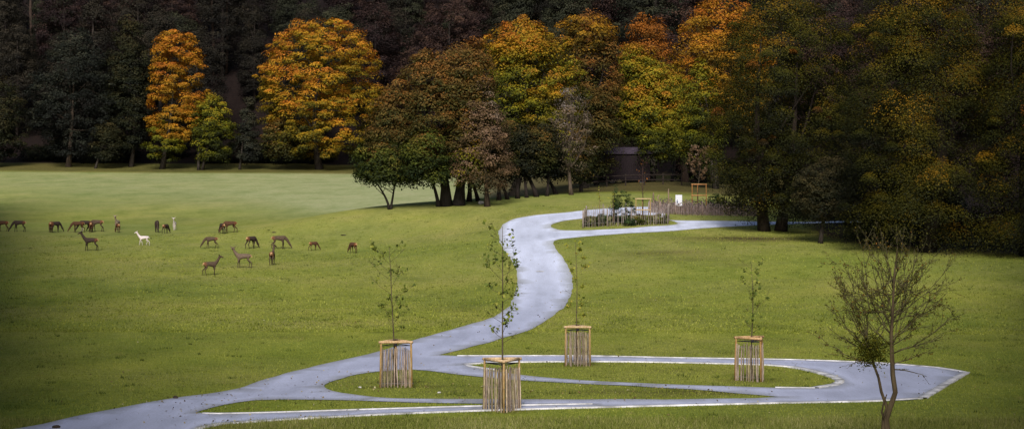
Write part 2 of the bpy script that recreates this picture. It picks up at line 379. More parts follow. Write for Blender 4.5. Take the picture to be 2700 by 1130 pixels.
# ---------------------------------------------------------------- leaves
def unit(a): return a/(np.linalg.norm(a, axis=-1, keepdims=True)+1e-9)
def leaf_arrays(P, Nn, size, col, r, aspect=0.55):
    n = len(P); t = unit(np.cross(Nn, unit(r.normal(size=(n,3))))); b = np.cross(Nn, t); s = size[:,None]
    V = np.stack([P-t*s*.5, P+b*s*aspect*.5+Nn*s*.08, P+t*s*.5, P-b*s*aspect*.5+Nn*s*.08], 1).reshape(-1,3)
    return V, np.arange(4*n).reshape(n,4), np.repeat(col, 4, 0)
def grad(stops, q):
    q = np.clip(q, 0, 1); x = np.linspace(0, 1, len(stops)); s = np.array(stops)
    return np.stack([np.interp(q, x, s[:,k]) for k in range(3)], 1)
PROF = {
 'dome': [(0,.55),(.12,.86),(.35,1),(.6,.97),(.8,.78),(.92,.5),(1,.12)],
 'round':[(0,.55),(.12,.84),(.35,1),(.62,1),(.8,.88),(.92,.66),(1,.3)],
 'egg':  [(0,.5),(.2,.95),(.4,1),(.65,.85),(.85,.55),(1,.1)],
 'cone': [(0,.7),(.15,1),(.4,.82),(.7,.5),(.9,.22),(1,.05)],
 'broad':[(0,.7),(.2,1),(.5,.95),(.75,.75),(.9,.5),(1,.15)],
 'col':  [(0,.6),(.1,.9),(.35,1),(.6,.92),(.8,.75),(.92,.55),(1,.2)],
 'skirt':[(0,.9),(.1,1),(.5,.92),(.8,.7),(1,.3)],
}
def crown_mesh(seed, W, D, z0, z1, ox, oy, prof, nb, nl, br, leaf, pal, hbias=0.5, base_q=0.3, sb=0.16, sl=0.07, droop=0.0, flat=0.6, lumps=0.14, inner=0.25, jit=0.2, core=None):
    r = np.random.default_rng(seed); H = z1-z0; pr = np.array(PROF[prof]); leaf = leaf*.6; nl = int(nl*2.1); jit = jit*.62
    t = r.uniform(0, 1, nb*4); keep = r.uniform(0, 1, nb*4) < np.interp(t, pr[:,0], pr[:,1]); t = t[keep][:nb]; nb = len(t)
    th = r.uniform(0, 2*np.pi, nb)
    ph = r.uniform(0, 6.28, 6)
    lump = 1+lumps*(np.sin(3*th+ph[0]+4*t)+0.8*np.sin(5*th+ph[1]-7*t)+0.6*np.sin(2*th+ph[2]+11*t))/1.6
    rho = np.where(r.uniform(size=nb) < inner, r.uniform(.25,.75,nb), r.uniform(.82,1.02,nb))
    rr = np.interp(t, pr[:,0], pr[:,1])*lump*rho
    brs = br*r.uniform(.65,1.35,nb)
    stray = r.uniform(size=nb) < .1; rr = np.where(stray, rr/np.maximum(rho,.3)*r.uniform(1.02,1.16,nb), rr); brs = np.where(stray, brs*.6, brs)
    C = np.stack([rr*np.cos(th)*np.maximum(W/2-br*.6,.2), rr*np.sin(th)*np.maximum(D/2-br*.6,.2), z0+t*H*(1+0.04*np.sin(4*th+ph[3]))-(brs*flat*.5)], 1)
    outw = unit(np.stack([np.cos(th), np.sin(th), 0.35+0*th], 1))
    qb = r.normal(0, sb*.75, nb)+sb*.8*(np.sin(2*th+ph[4]+5*t)+np.sin(3*th-9*t+ph[5]))*.6
    bi = np.repeat(np.arange(nb), nl); n = len(bi)
    d = unit(r.normal(size=(n,3))+np.array([0,0,0.45])+outw[bi]*0.4); d = unit(d+r.normal(size=(n,3))*.25); u = r.uniform(0.15,1,n)**0.45
    off = d*(u*brs[bi])[:,None]*np.array([1,1,flat])
    if droop: off[:,2] -= droop*(off[:,0]**2+off[:,1]**2)/br + 0*u
    P = C[bi]+off+np.array([ox,oy,0])
    Nn = unit(d*.5+np.array([0,0,.45])+outw[bi]*.4+r.normal(size=(n,3))*.3)
    q = base_q+hbias*(t[bi]-.5)+qb[bi]+r.normal(0, sl, n)+0.26*(d[:,2]-.2)  # upper leaves shifted lighter: golden young growth, with top light put into the colour
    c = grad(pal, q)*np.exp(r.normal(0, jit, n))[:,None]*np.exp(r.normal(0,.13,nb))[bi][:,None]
    s = leaf*r.uniform(.6,1.4,n)
    return (*leaf_arrays(P, Nn, s, c, r), C+np.array([ox,oy,0]))
PAL = {
 'orange': [lin(44,46,14), lin(96,86,22), lin(140,112,26), lin(164,112,30), lin(158,94,32)],
 'orange2': [lin(52,46,16), lin(106,82,22), lin(150,110,27), lin(160,104,29), lin(148,86,29)],
 'yelgreen': [lin(36,41,15), lin(70,74,19), lin(112,108,25), lin(146,120,30), lin(156,106,34)],
 'brown':  [lin(38,42,18), lin(60,58,24), lin(84,70,32), lin(108,78,36), lin(130,84,38)],
 'green':  [lin(26,36,16), lin(46,54,20), lin(66,72,24), lin(88,86,30), lin(112,92,34)],
 'dying':  [lin(50,46,28), lin(82,66,42), lin(106,84,60), lin(124,98,78), lin(122,106,90)],
 'grey':   [lin(52,50,36), lin(84,76,56), lin(110,94,78), lin(124,110,100), lin(126,118,114)],
 'dark':   [lin(16,20,16), lin(25,29,19), lin(36,38,22), lin(48,46,26), lin(62,54,30)],
 'yew': [lin(12,14,5), lin(24,27,8), lin(44,45,10), lin(74,68,14), lin(122,90,20)],
 'darkbrown':[lin(24,19,19), lin(38,28,26), lin(52,38,32), lin(64,46,36), lin(76,54,38)],
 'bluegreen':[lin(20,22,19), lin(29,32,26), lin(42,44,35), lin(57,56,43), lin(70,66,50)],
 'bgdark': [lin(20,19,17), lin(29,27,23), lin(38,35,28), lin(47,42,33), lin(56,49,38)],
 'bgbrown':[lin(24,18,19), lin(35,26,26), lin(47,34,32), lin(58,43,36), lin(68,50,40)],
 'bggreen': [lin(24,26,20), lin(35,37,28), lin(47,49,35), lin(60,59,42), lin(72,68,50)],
 'rust':   [lin(36,30,12), lin(74,52,18), lin(112,70,24), lin(138,82,28), lin(146,90,34)],
}
def limb(mb, a, b, r0, r1, rr, sag=0.1, n=5, seg=6, col=(1,1,1)):
    a, b = np.array(a, float), np.array(b, float); L_ = np.linalg.norm(b-a); pts = []
    k = rr.normal(size=3)*L_*sag
    for i in range(n+1):
        t = i/n; pts.append(tuple(a+(b-a)*t+k*math.sin(math.pi*t)))
    mb.tube(pts, [r0+(r1-r0)*i/n for i in range(n+1)], seg, col)
def tree(name, label, x0, x1, ytop, ybot, bx, by=None, D=None, prof='dome', pal='green', nb=230, nl=46, br=1.4, leaf=0.6, stems=1, tr=0.4, trunk_col=(1,1,1),
         depth=0.9, seed=1, group=None, limbs=10, lean=0.0, extra=None, cat='tree', spread=None, **kw):
    """x0..ybot: outline of the crown, bx/by: foot of the trunk (enlarged-view pixels)"""
    if D is None:
        g = gd([bx],[by])[0]; X, Y, Z = g
    else:
        Y = D; X = (bx*K-CX)/F*D; Z = t1(X, Y)
    pz = lambda yy: ZC-(yy*K-YH)/F*Y-Z
    W = (x1-x0)*K/F*Y; ox = ((x0+x1)/2*K-CX)/F*Y-X
    root = empty(name, (X, Y, Z-0.05)); tag(root, label, cat, group)
    r = np.random.default_rng(seed+1000)
    z0, z1 = max(pz(ybot), 0.2), pz(ytop)
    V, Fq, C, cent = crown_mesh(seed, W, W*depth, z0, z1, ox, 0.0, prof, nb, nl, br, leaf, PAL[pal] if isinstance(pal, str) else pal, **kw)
    if extra:
        Vs, Fs, Cs = [V], [Fq], [C]
        for (ex0, ex1, ey0, ey1, epal, enb, eprof, ekw) in extra:
            eW = (ex1-ex0)*K/F*Y; eox = ((ex0+ex1)/2*K-CX)/F*Y-X
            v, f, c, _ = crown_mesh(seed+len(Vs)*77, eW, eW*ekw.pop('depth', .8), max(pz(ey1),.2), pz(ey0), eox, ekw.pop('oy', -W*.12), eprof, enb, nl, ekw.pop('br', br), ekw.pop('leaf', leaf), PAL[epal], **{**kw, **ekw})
            Fs.append(f+sum(len(q) for q in Vs)); Vs.append(v); Cs.append(c)
        V, Fq, C = np.concatenate(Vs), np.concatenate(Fs), np.concatenate(Cs)
    mb = MB(); top = z0+(z1-z0)*0.72
    for s in range(stems):
        a = 2*math.pi*s/max(stems,1)+r.uniform(0,1); sp = 0 if stems == 1 else tr*1.5
        bxp = np.array([sp*math.cos(a)*1.4, sp*math.sin(a)*.5, 0.0]); tp = np.array([ox*.8+lean+sp*4*math.cos(a)*.8, sp*3*math.sin(a), top*r.uniform(.85,1)])
        if spread:
            sg = 1 if s%2 else -1; bxp = np.array([sg*tr*(1.3 if tr > .3 else .5),0,0]); tp = np.array([ox*.7+lean+sg*spread, 0.3*sg, top*.95])
        pts = []
        wob = r.normal(size=3)*0.03*top
        for i in range(8):
            t = i/7; e = bxp+(tp-bxp)*np.array([t**1.3, t**1.3, t])+wob*math.sin(math.pi*t)*np.array([1,1,0]); pts.append(tuple(e))
        rs = [tr*(1.45 if i == 0 else (1.1-0.95*i/7)) for i in range(8)]
        mb.tube(pts, rs, 9, trunk_col)
        for k in range(limbs//stems):
            h = r.uniform(.3,.95); i = int(h*7); p = np.array(pts[i])+(np.array(pts[min(i+1,7)])-np.array(pts[i]))*(h*7-i)
            cc = cent[r.integers(len(cent))]
            if cc[2] > p[2]*.8: limb(mb, p, cc, tr*.42*(1.1-h), tr*.07, r, .06, 5, 5, trunk_col)
    mb.build('trunk', M['bark'], root, True)
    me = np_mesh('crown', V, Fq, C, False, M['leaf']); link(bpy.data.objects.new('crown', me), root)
    return root
# ---------------------------------------------------------------- the named trees at the wood's edge
# left group, far side of the meadow (about 325 m away)
tree('maple_tree','large rounded golden orange tree, the widest one behind the far meadow',650,970,52,392,803,434,D=331,prof='round',pal='orange',nb=520,nl=52,br=1.5,leaf=0.62,tr=.55,seed=11,hbias=.55,base_q=.52,sb=.2,limbs=14,lumps=.06,flat=.5,jit=.22,
     extra=[(655,780,290,395,'brown',60,'egg',dict(hbias=.3,base_q=.35))])
tree('maple_tree','narrow tall orange tree between dark trees left of the wide golden one',364,526,74,350,408,436,D=331,prof='col',pal='orange2',nb=300,nl=48,br=1.2,leaf=0.55,tr=.4,seed=12,hbias=.35,base_q=.62,sb=.15,lumps=.08,flat=.5,jit=.22,
     extra=[(362,470,300,405,'yelgreen',50,'egg',dict(hbias=.3,base_q=.3))])
tree('broadleaf_tree','small yellow green multi stemmed tree beside the foot of the narrow orange tree',478,592,238,400,505,434,D=329,prof='dome',lumps=.25,pal='yelgreen',nb=130,nl=44,br=1.25,leaf=.55,stems=4,tr=.22,seed=13,hbias=.5,base_q=.27)
tree('broadleaf_tree','small dull green tree with a pointed top left of the wide golden tree',588,660,232,400,603,436,D=330,prof='cone',pal='bluegreen',nb=95,nl=44,br=1.1,leaf=.5,tr=.2,seed=14,hbias=.3,base_q=.55)
tree('broadleaf_tree','large dark grey green tree with a pale leaning trunk on the far left',78,300,72,385,172,425,D=334,prof='egg',pal='bluegreen',nb=330,nl=46,br=1.6,leaf=.6,tr=.4,seed=15,hbias=.35,base_q=.22,trunk_col=(2.4,2.2,2.1),jit=.25)
tree('broadleaf_tree','tall dark green tree directly left of the narrow orange tree',258,395,42,370,330,427,D=335,prof='egg',pal='dark',nb=260,nl=44,br=1.5,leaf=.6,tr=.35,seed=16,hbias=.4,base_q=.5)
tree('broadleaf_tree','dark tree with a yellowish lower side at the left photo edge',-90,68,190,390,-10,428,D=333,prof='dome',pal='dark',nb=190,nl=42,br=1.5,leaf=.6,tr=.35,seed=17,base_q=.5)
tree('broadleaf_tree','low dark bush tree between the pale trunk and the narrow orange tree',225,315,300,398,240,428,D=331,prof='dome',pal='dark',nb=80,nl=40,br=1.2,leaf=.5,tr=.2,seed=18,base_q=.6)
# centre clump on the near crest (about 195 m away)
tree('broadleaf_tree','broad olive brown tree with thick leaning trunks at the left end of the clump',985,1215,110,425,1138,517,prof='dome',pal='brown',nb=330,nl=46,br=1.15,leaf=.42,stems=2,spread=3.2,tr=.5,seed=21,hbias=.35,base_q=.5,sb=.17,limbs=15,lumps=.1,trunk_col=(.5,.5,.6),
     extra=[(918,1090,205,440,'brown',170,'dome',dict(hbias=.5,base_q=.42)),(882,1060,330,452,'green',120,'dome',dict(hbias=.4,base_q=.42)),(1090,1250,92,330,'brown',150,'dome',dict(base_q=.55)),(1000,1150,330,455,'green',70,'dome',dict(base_q=.3,oy=-3))])
tree('thorn_tree','small V shaped thorn tree with bare lower branches at the left tip of the clump',890,1050,395,455,981,526,prof='dome',pal='green',nb=110,nl=36,br=.7,leaf=.34,stems=2,tr=.13,seed=22,base_q=.32,lean=-.8,spread=1.7,limbs=30,trunk_col=(.6,.6,.6))
tree('broadleaf_tree','slim curved tree with a forked trunk just left of the thick leaning trunks',1030,1150,370,448,1103,519,prof='dome',pal='green',nb=90,nl=36,br=.7,leaf=.36,stems=1,tr=.2,seed=23,base_q=.3,lean=-1.2,trunk_col=(.55,.55,.6))
tree('maple_tree','tall round tree with orange yellow top behind the middle of the clump',1175,1475,52,440,1290,497,D=215,prof='dome',pal='yelgreen',nb=430,nl=46,br=1.25,leaf=.44,tr=.45,seed=24,hbias=.95,base_q=.38,sb=.18,lumps=.13,
     extra=[(1215,1400,54,170,'orange',90,'dome',dict(hbias=.5,base_q=.55)),(1310,1440,210,330,'orange',45,'dome',dict(base_q=.3,hbias=.5,oy=-4.5))])
tree('dying_tree','reddish grey half dead tree with thin pinkish leaves in front of the clump',1118,1305,182,468,1226,505,D=191.5,prof='cone',pal='dying',nb=230,nl=34,br=.95,leaf=.33,stems=1,tr=.24,seed=25,hbias=.55,base_q=.52,sb=.2,limbs=26,trunk_col=(1.6,1.4,1.4),
     extra=[(1130,1230,330,470,'yelgreen',50,'dome',dict(base_q=.3,hbias=.4))])
tree('broadleaf_tree','rusty brown rounded tree right behind the bare grey tree',1375,1570,34,430,1470,487,D=226,prof='dome',pal='brown',nb=360,nl=44,br=1.3,leaf=.45,tr=.4,seed=26,hbias=.65,base_q=.48,
     extra=[(1385,1560,36,130,'orange2',60,'dome',dict(hbias=.5,base_q=.28))])
tree('dying_tree','grey nearly leafless tree with one straight pale trunk right of the clump',1372,1505,212,425,1437,490,prof='egg',pal='grey',nb=110,nl=22,br=.8,leaf=.26,tr=.2,seed=27,depth=.7,hbias=.6,base_q=.5,limbs=90,trunk_col=(2.2,2.0,1.8),inner=.4,
     extra=[(1385,1460,300,430,'yelgreen',26,'dome',dict(base_q=.2))])
rw0 = random.Random(11)
for i, (bx, by, tr, hh, ww) in enumerate([(1180,507,.28,300,90),(1203,506,.22,320,80),(1255,503,.24,330,100),(1277,501,.2,330,90),(1302,499,.24,340,100),(1325,497,.2,350,90),(1350,495,.26,345,110),(1376,493,.2,340,80),(1398,491,.24,365,70),(1462,486,.2,340,90)]):
    tree('broadleaf_tree','dark shaded trunk standing in the row under the middle of the clump',bx-ww/2,bx+ww/2,hh-30,rw0.uniform(415,462),bx,by-(3 if i > 7 else 0),prof='dome',pal='dark' if i%3 else 'brown',nb=70,nl=34,br=1.0,leaf=.42,tr=tr*.85,seed=40+i,base_q=[.25,.5,.6][i%3],lean=random.uniform(-4,4),trunk_col=(.6,.55,.6),group='dark trunks under the clump')
# behind the hut and to its right
tree('maple_tree','bright yellow green tree with leaning trunk right of the dark hut',1540,1752,150,372,1724,457,D=240,prof='dome',pal='yelgreen',nb=380,nl=46,br=1.3,leaf=.46,tr=.42,seed=31,hbias=.6,base_q=.5,sb=.2,lean=0,trunk_col=(1.5,1.2,1.1),
     extra=[(1545,1660,104,215,'yelgreen',70,'dome',dict(base_q=.5)),(1535,1640,210,352,'yelgreen',60,'dome',dict(base_q=.42,oy=-2)),(1640,1750,250,392,'yelgreen',50,'dome',dict(base_q=.4,oy=-3)),(1588,1700,300,418,'yelgreen',34,'dome',dict(base_q=.22,oy=-9))])
tree('maple_tree','tall golden orange tree at the top centre right with its crown near the top edge',1685,1945,-6,330,1800,452,D=252,prof='dome',pal='orange2',nb=430,nl=46,br=1.45,leaf=.5,tr=.5,seed=32,hbias=.75,base_q=.42,sb=.2)
tree('broadleaf_tree','orange brown tree filling the gap behind the yellow green tree',1555,1705,38,330,1640,455,D=262,prof='dome',pal='rust',nb=230,nl=44,br=1.4,leaf=.5,tr=.4,seed=33,hbias=.6,base_q=.5)
tree('broadleaf_tree','small low green tree between the hut and the yellow green tree',1640,1720,250,375,1690,455,D=246,prof='dome',pal='green',nb=90,nl=40,br=1.2,leaf=.44,tr=.2,seed=34,base_q=.4)
tree('broadleaf_tree','olive tree hanging over the fence left of the dark hut',1440,1535,200,385,1500,463,D=232,prof='egg',pal='dark',nb=150,nl=40,br=1.1,leaf=.42,tr=.25,seed=35,base_q=.62)
tree('maple_tree','olive gold tree behind the orange railed guard',1700,1830,150,430,1800,455,D=222,prof='egg',pal='yelgreen',nb=170,nl=42,br=1.1,leaf=.42,tr=.3,seed=36,base_q=.3,hbias=.4)
# right hand side, near the camera
tree('yew_tree','big dark olive tree with paired trunks beside the far road on the right',1775,2175,-70,515,1947,581,prof='broad',pal='yew',nb=330,nl=170,br=1.5,leaf=.25,jit=.1,sl=.045,stems=2,tr=.42,seed=51,hbias=.3,base_q=.5,sb=.15,lumps=.18,droop=.4,flat=.6,trunk_col=(.8,.7,.65),
     extra=[(1830,2050,330,530,'yew',60,'dome',dict(base_q=.34,oy=-2.5)),(1800,2100,100,420,'rust',9,'dome',dict(base_q=.2,oy=-5,br=.6))])
tree('broadleaf_tree','small dark tree with a slim trunk right of the paired trunks',1985,2190,395,548,2064,612,prof='dome',pal='dark',nb=200,nl=48,br=.8,leaf=.28,tr=.17,seed=52,hbias=.3,base_q=.72)
tree('broadleaf_tree','slender shaded tree deep between the big yew and the right hand trees',2070,2230,250,535,2132,572,D=172,prof='dome',pal='dark',nb=190,nl=44,br=.9,leaf=.34,tr=.2,seed=53,base_q=.5)
tree('yew_tree','huge dark olive tree with drooping sprays filling the upper right',2110,2520,-130,580,2330,640,D=147,prof='skirt',pal='yew',nb=420,nl=240,br=1.75,leaf=.21,jit=.1,sl=.045,tr=.6,trunk_col=(.4,.35,.3),seed=54,hbias=.3,base_q=.50,sb=.2,lumps=.2,droop=.6,flat=.55)
tree('yew_tree','dark russet tinged tree at the right photo edge',2440,2760,-130,592,2590,650,D=144,prof='skirt',pal='yew',nb=330,nl=235,br=1.75,leaf=.21,jit=.1,sl=.045,tr=.55,trunk_col=(.4,.35,.3),seed=55,hbias=.3,base_q=.52,sb=.22,lumps=.2,droop=.6,flat=.55,
     extra=[(2520,2640,20,400,'rust',18,'dome',dict(base_q=.5,oy=-6.5))])
tree('yew_tree','dark spreading bough of a yew low behind the right hand trees',2200,2420,330,565,2260,630,D=158,prof='skirt',pal='dark',nb=220,nl=50,br=.95,leaf=.32,tr=.35,seed=56,base_q=.4)

# ---------------------------------------------------------------- shaded wood on the bank behind (copies of five kinds)
def copy_tree(root, label=None):
    c = root.copy(); COL.objects.link(c)
    for ch in list(root.children):
        k = ch.copy(); COL.objects.link(k); k.parent = c
    if label: c['label'] = label
    return c
protos = []
for i, (prof, pal, nb, W, H, bq) in enumerate([('egg','bgdark',230,12,24,.42),('dome','bgbrown',240,13,22,.5),('cone','bgdark',210,9,26,.4),('dome','bggreen',230,12,21,.3),('egg','bgbrown',220,11,25,.35)]):
    root = empty('woodland_tree', (0,0,0)); tag(root, 'shadowed dark tree in the wood on the bank behind the meadow', 'tree', 'dark trees of the wood behind the meadow')
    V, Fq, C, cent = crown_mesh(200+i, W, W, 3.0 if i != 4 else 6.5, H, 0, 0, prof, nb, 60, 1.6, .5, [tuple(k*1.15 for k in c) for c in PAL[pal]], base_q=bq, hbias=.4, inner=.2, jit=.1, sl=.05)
    mb = MB(); mb.tube([(0,0,-1),(0.1,0,H*.3),(0.2,.1,H*.6),(0.1,0,H*.85)], [.42,.34,.22,.08], 8, (.8,.75,.8))
    rr = np.random.default_rng(i)
    for k in range(9):
        cc = cent[rr.integers(len(cent))]; limb(mb, (0.1,0,cc[2]*.75), cc, .12, .03, rr, .06, 4, 5, (.8,.75,.8))
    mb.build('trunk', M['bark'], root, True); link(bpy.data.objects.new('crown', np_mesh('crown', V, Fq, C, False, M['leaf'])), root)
    protos.append(root)
used = [False]*5
def wood(x, y, k, s=1.0):
    o = protos[k] if not used[k] else copy_tree(protos[k]); used[k] = True
    o.location = (x, y, t1(x,y)-.1); o.rotation_euler = (0,0,random.uniform(0,6.28)); s *= random.uniform(.88,1.15); o.scale = (s, s, s*random.uniform(.95,1.1))
rw = random.Random(5)
for row, (dy, step) in enumerate([(9,9.5),(24,10.5),(42,11.5),(64,13)]):
    x = -128
    while x < 130:
        X = x+rw.uniform(-2.5,2.5); y = float(np.interp(X, [-100,-5,25,60], [350,348,276,262]))+dy+rw.uniform(-3,3)
        px = CX+F*X/y
        gap = 535 < px/K < 690 and row < 3
        near_tall = px/K > 1950 and row > 1
        if not gap and not near_tall and abs(px-CX) < 1480:
            wood(X, y, rw.choice([0,1,2,3,4] if px/K < 900 else [1,4,3,1,0]), 1.0)
        x += step*rw.uniform(.8,1.2)
for (px, D, k, s) in [(1130,352,1,1.15),(1190,356,4,1.1),(1300,352,3,1.25),(1345,356,3,1.2),(1420,350,0,1.1),(1500,350,1,1.1),(1065,350,1,1.0),(640,378,2,.9),(560,392,0,.9)]:
    wood((px*K-CX)/F*D, D, k, s)
# tall bare stems on the open brown bank between the orange trees
stem_lab = ['tall bare stem on the brown bank, leftmost of the pair','tall bare stem on the brown bank, right one of the pair','thin forked pale stem right of the brown bank','thin straight pale stem close to the golden tree','tall grey stem in the dark wood at the far left']
for i, (px, py, tx, top, r) in enumerate([(537,190,533,-40,.3),(569,185,573,-40,.34),(676,75,668,-40,.2),(702,80,703,-40,.22),(80,215,77,-60,.36)]):
    g = gd([px],[py])[0]; D = g[1]; root = empty('bare_tree', tuple(g)); tag(root, stem_lab[i], 'tree')
    h = ZC-(top*K-YH)/F*D-g[2]; dx = (tx-px)*K/F*D
    mb = MB(); mb.tube([(0,0,-.5),(dx*.3+.15,0,h*.3),(dx*.7-.1,0,h*.7),(dx,0,h)], [r*1.2,r,r*.8,r*.6], 8, (1.0,.8,.75)); mb.build('trunk', M['bark'], root, True)
    rr = np.random.default_rng(90+i)
    for k in range(9):
        z = h*rr.uniform(.35,.98); a = rr.uniform(0,6.28); L_ = rr.uniform(1.2,3.2); mb = MB()
        limb(mb, (dx*z/h,0,z), (dx*z/h+L_*math.cos(a), L_*math.sin(a), z+L_*rr.uniform(.2,.8)), .09, .02, rr, .08, 4, 5, (.9,.75,.7))
        mb.build('branch', M['bark'], root, True)

# understorey bushes at the foot of the wood
def bush(name, label, px, py, w, h, pal, seed, group=None, base_q=.4, leaf=.3, nb=40, nl=36, cat='bush', prof='dome', br=None, D=None, **kw):
    if D is None: X, Y, Z = gp([px],[py])[0]
    else: Y = D; X = (px-CX)/F*D; Z = t1(X,Y)
    root = empty(name, (X,Y,Z)); tag(root, label, cat, group)
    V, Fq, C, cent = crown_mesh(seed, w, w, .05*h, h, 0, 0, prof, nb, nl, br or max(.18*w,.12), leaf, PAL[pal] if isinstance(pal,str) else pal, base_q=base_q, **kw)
    link(bpy.data.objects.new('foliage', np_mesh('foliage', V, Fq, C, False, M['leaf'])), root)
    mb = MB(); rr = np.random.default_rng(seed)
    for k in range(5):
        c = cent[rr.integers(len(cent))]; limb(mb, (rr.normal()*.03,rr.normal()*.03,-.05), c, .02*h+.01, .008, rr, .06, 4, 5, (.35,.3,.28))
    mb.build('stem', M['bark'], root, True); return root
for i in range(26):
    px = rw.uniform(-40,1480)
    bush('undergrowth_bush','low dark bush in the shade along the foot of the wood', px*K, 0, rw.uniform(4,7), rw.uniform(2.5,5), rw.choice(['dark','dark','bluegreen','darkbrown']), 300+i, 'bushes along the foot of the wood', base_q=.35, leaf=.5, nb=50, D=rw.uniform(341,350))
for i in range(10):
    px = rw.uniform(1500,1830)
    bush('undergrowth_bush','low dark bush behind the hut and rail fence', px*K, 0, rw.uniform(3,6), rw.uniform(2.5,6), rw.choice(['dark','dark','darkbrown']), 340+i, 'bushes behind the hut', base_q=.35, leaf=.42, nb=50, D=rw.uniform(252,264))
for i in range(9):
    px = rw.uniform(2180,2680)
    bush('undergrowth_bush','low black green bush in deep shade under the right hand trees', px*K, 0, rw.uniform(3,6), rw.uniform(2,4.5), 'yew', 360+i, 'bushes under the right hand trees', base_q=.08, leaf=.3, nb=60, D=rw.uniform(153,164))

# unseen woods added on both sides of the view to shade the meadow's edges
def shade_wood(label, spots, seed):
    Vs, Fs, Cs, n = [], [], [], 0; mb = MB()
    r = np.random.default_rng(seed)
    for (x, y, w, h) in spots:
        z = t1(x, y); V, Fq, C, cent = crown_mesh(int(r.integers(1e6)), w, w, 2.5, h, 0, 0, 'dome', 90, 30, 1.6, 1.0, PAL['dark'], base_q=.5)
        V = V+np.array([x,y,z]); Vs.append(V); Fs.append(Fq+n); Cs.append(C); n += len(V)
        mb.tube([(x,y,z-.3),(x+.2,y,z+h*.4),(x,y+.2,z+h*.8)], [.5,.35,.1], 8)
    o = link(bpy.data.objects.new('wood', np_mesh('wood', np.concatenate(Vs), np.concatenate(Fs), np.concatenate(Cs), False, M['leaf']))); tag(o, label, 'wood', kind='stuff')  # added foliage outside the view, there to cast shade on the edges
    tag(mb.build('shade_wood_trunks', M['bark'], o, True), kind='stuff')
sw = random.Random(3)
shade_wood('added wood out of view that shades the left edge of the meadow', [(-.283*y-7+sw.uniform(-.6,.6), y, 11, 25+sw.uniform(-3,3)) for y in range(14,215,9)], 1)
shade_wood('added wood out of view that shades the right edge of the meadow', [(.283*y+7+sw.uniform(-.6,.6), y, 11, 25+sw.uniform(-3,3)) for y in range(14,122,9)], 2)
# ---------------------------------------------------------------- saplings and their guards
def sapling(label, X, Y, Z, H, spread, seed, leafcol='sap', nbr=16, leaves=90, z_first=.36, r0=.035, lean=0.0, lsize=.13, upright=.75, cat='young tree', name='sapling', leaf_from=.0, group=None, barkc=(2.0,1.9,1.5)):
    root = empty(name, (X,Y,Z-.03)); tag(root, label, cat, group); r = np.random.default_rng(seed)
    mb = MB(); n = 12; P = []
    w = r.normal(size=2)*.05*spread
    for i in range(n+1):
        t = i/n; P.append(np.array([lean*t+w[0]*math.sin(t*7), w[1]*math.sin(t*5), H*t]))
    mb.tube(P, [r0*(1-.85*i/n)+.003 for i in range(n+1)], 7, barkc); mb.build('trunk', M['bark'], root, True)
    mb = MB(); tips = []
    for k in range(nbr):
        t = z_first+(0.97-z_first)*(k+r.uniform(0,.8))/nbr; i = min(int(t*n), n-1); p = P[i]+(P[i+1]-P[i])*(t*n-i)
        a = k*2.4+r.uniform(-.5,.5); tt = (t-z_first)/(1-z_first)
        L_ = spread*(.35+.65*math.sin(math.pi*min(1,(1-tt)*.75+.12)))*r.uniform(.6,1.1)
        e = p+np.array([math.cos(a)*L_, math.sin(a)*L_, L_*upright*r.uniform(.5,1.3)])
        q1 = p+(e-p)*.5+np.array([math.cos(a),math.sin(a),-.3])*L_*.08
        mb.tube([p,q1,e], [r0*.32*(1-.6*t),r0*.2*(1-.5*t)+.002,.004], 5, barkc); tips += [(q1,e)]
        for j in range(2):
            b = q1+(e-q1)*r.uniform(0,.8); e2 = b+r.normal(size=3)*L_*.18+np.array([0,0,L_*.2]); mb.tube([b,e2],[.006,.003],4,barkc); tips.append((b,e2))
    mb.build('branches', M['bark'], root, True)
    tips = [tp for tp in tips if tp[1][2] >= leaf_from*H]+[(P[-3],P[-1])]
    c0 = [tips[r.integers(len(tips))] for _ in range(leaves//3)]
    Pl = np.concatenate([np.array([a+(b-a)*r.uniform(.2,1.08) for a, b in c0])+r.normal(size=(len(c0),3))*.055 for _ in range(3)])
    pal = PAL[leafcol]; q = np.clip(r.normal(.5,.25,len(Pl)),0,1)
    V, Fq, C = leaf_arrays(Pl, unit(r.normal(size=Pl.shape)+np.array([0,-.3,.5])), lsize*r.uniform(.6,1.4,len(Pl)), grad(pal,q), r, .75)
    link(bpy.data.objects.new('leaves', np_mesh('leaves', V, Fq, C, False, M['leaf'])), root)
    return root
PAL['sap'] = [lin(58,72,32), lin(88,102,42), lin(122,130,52), lin(156,156,72)]
PAL['sapy'] = [lin(72,84,30), lin(116,124,40), lin(150,148,56), lin(176,160,70)]
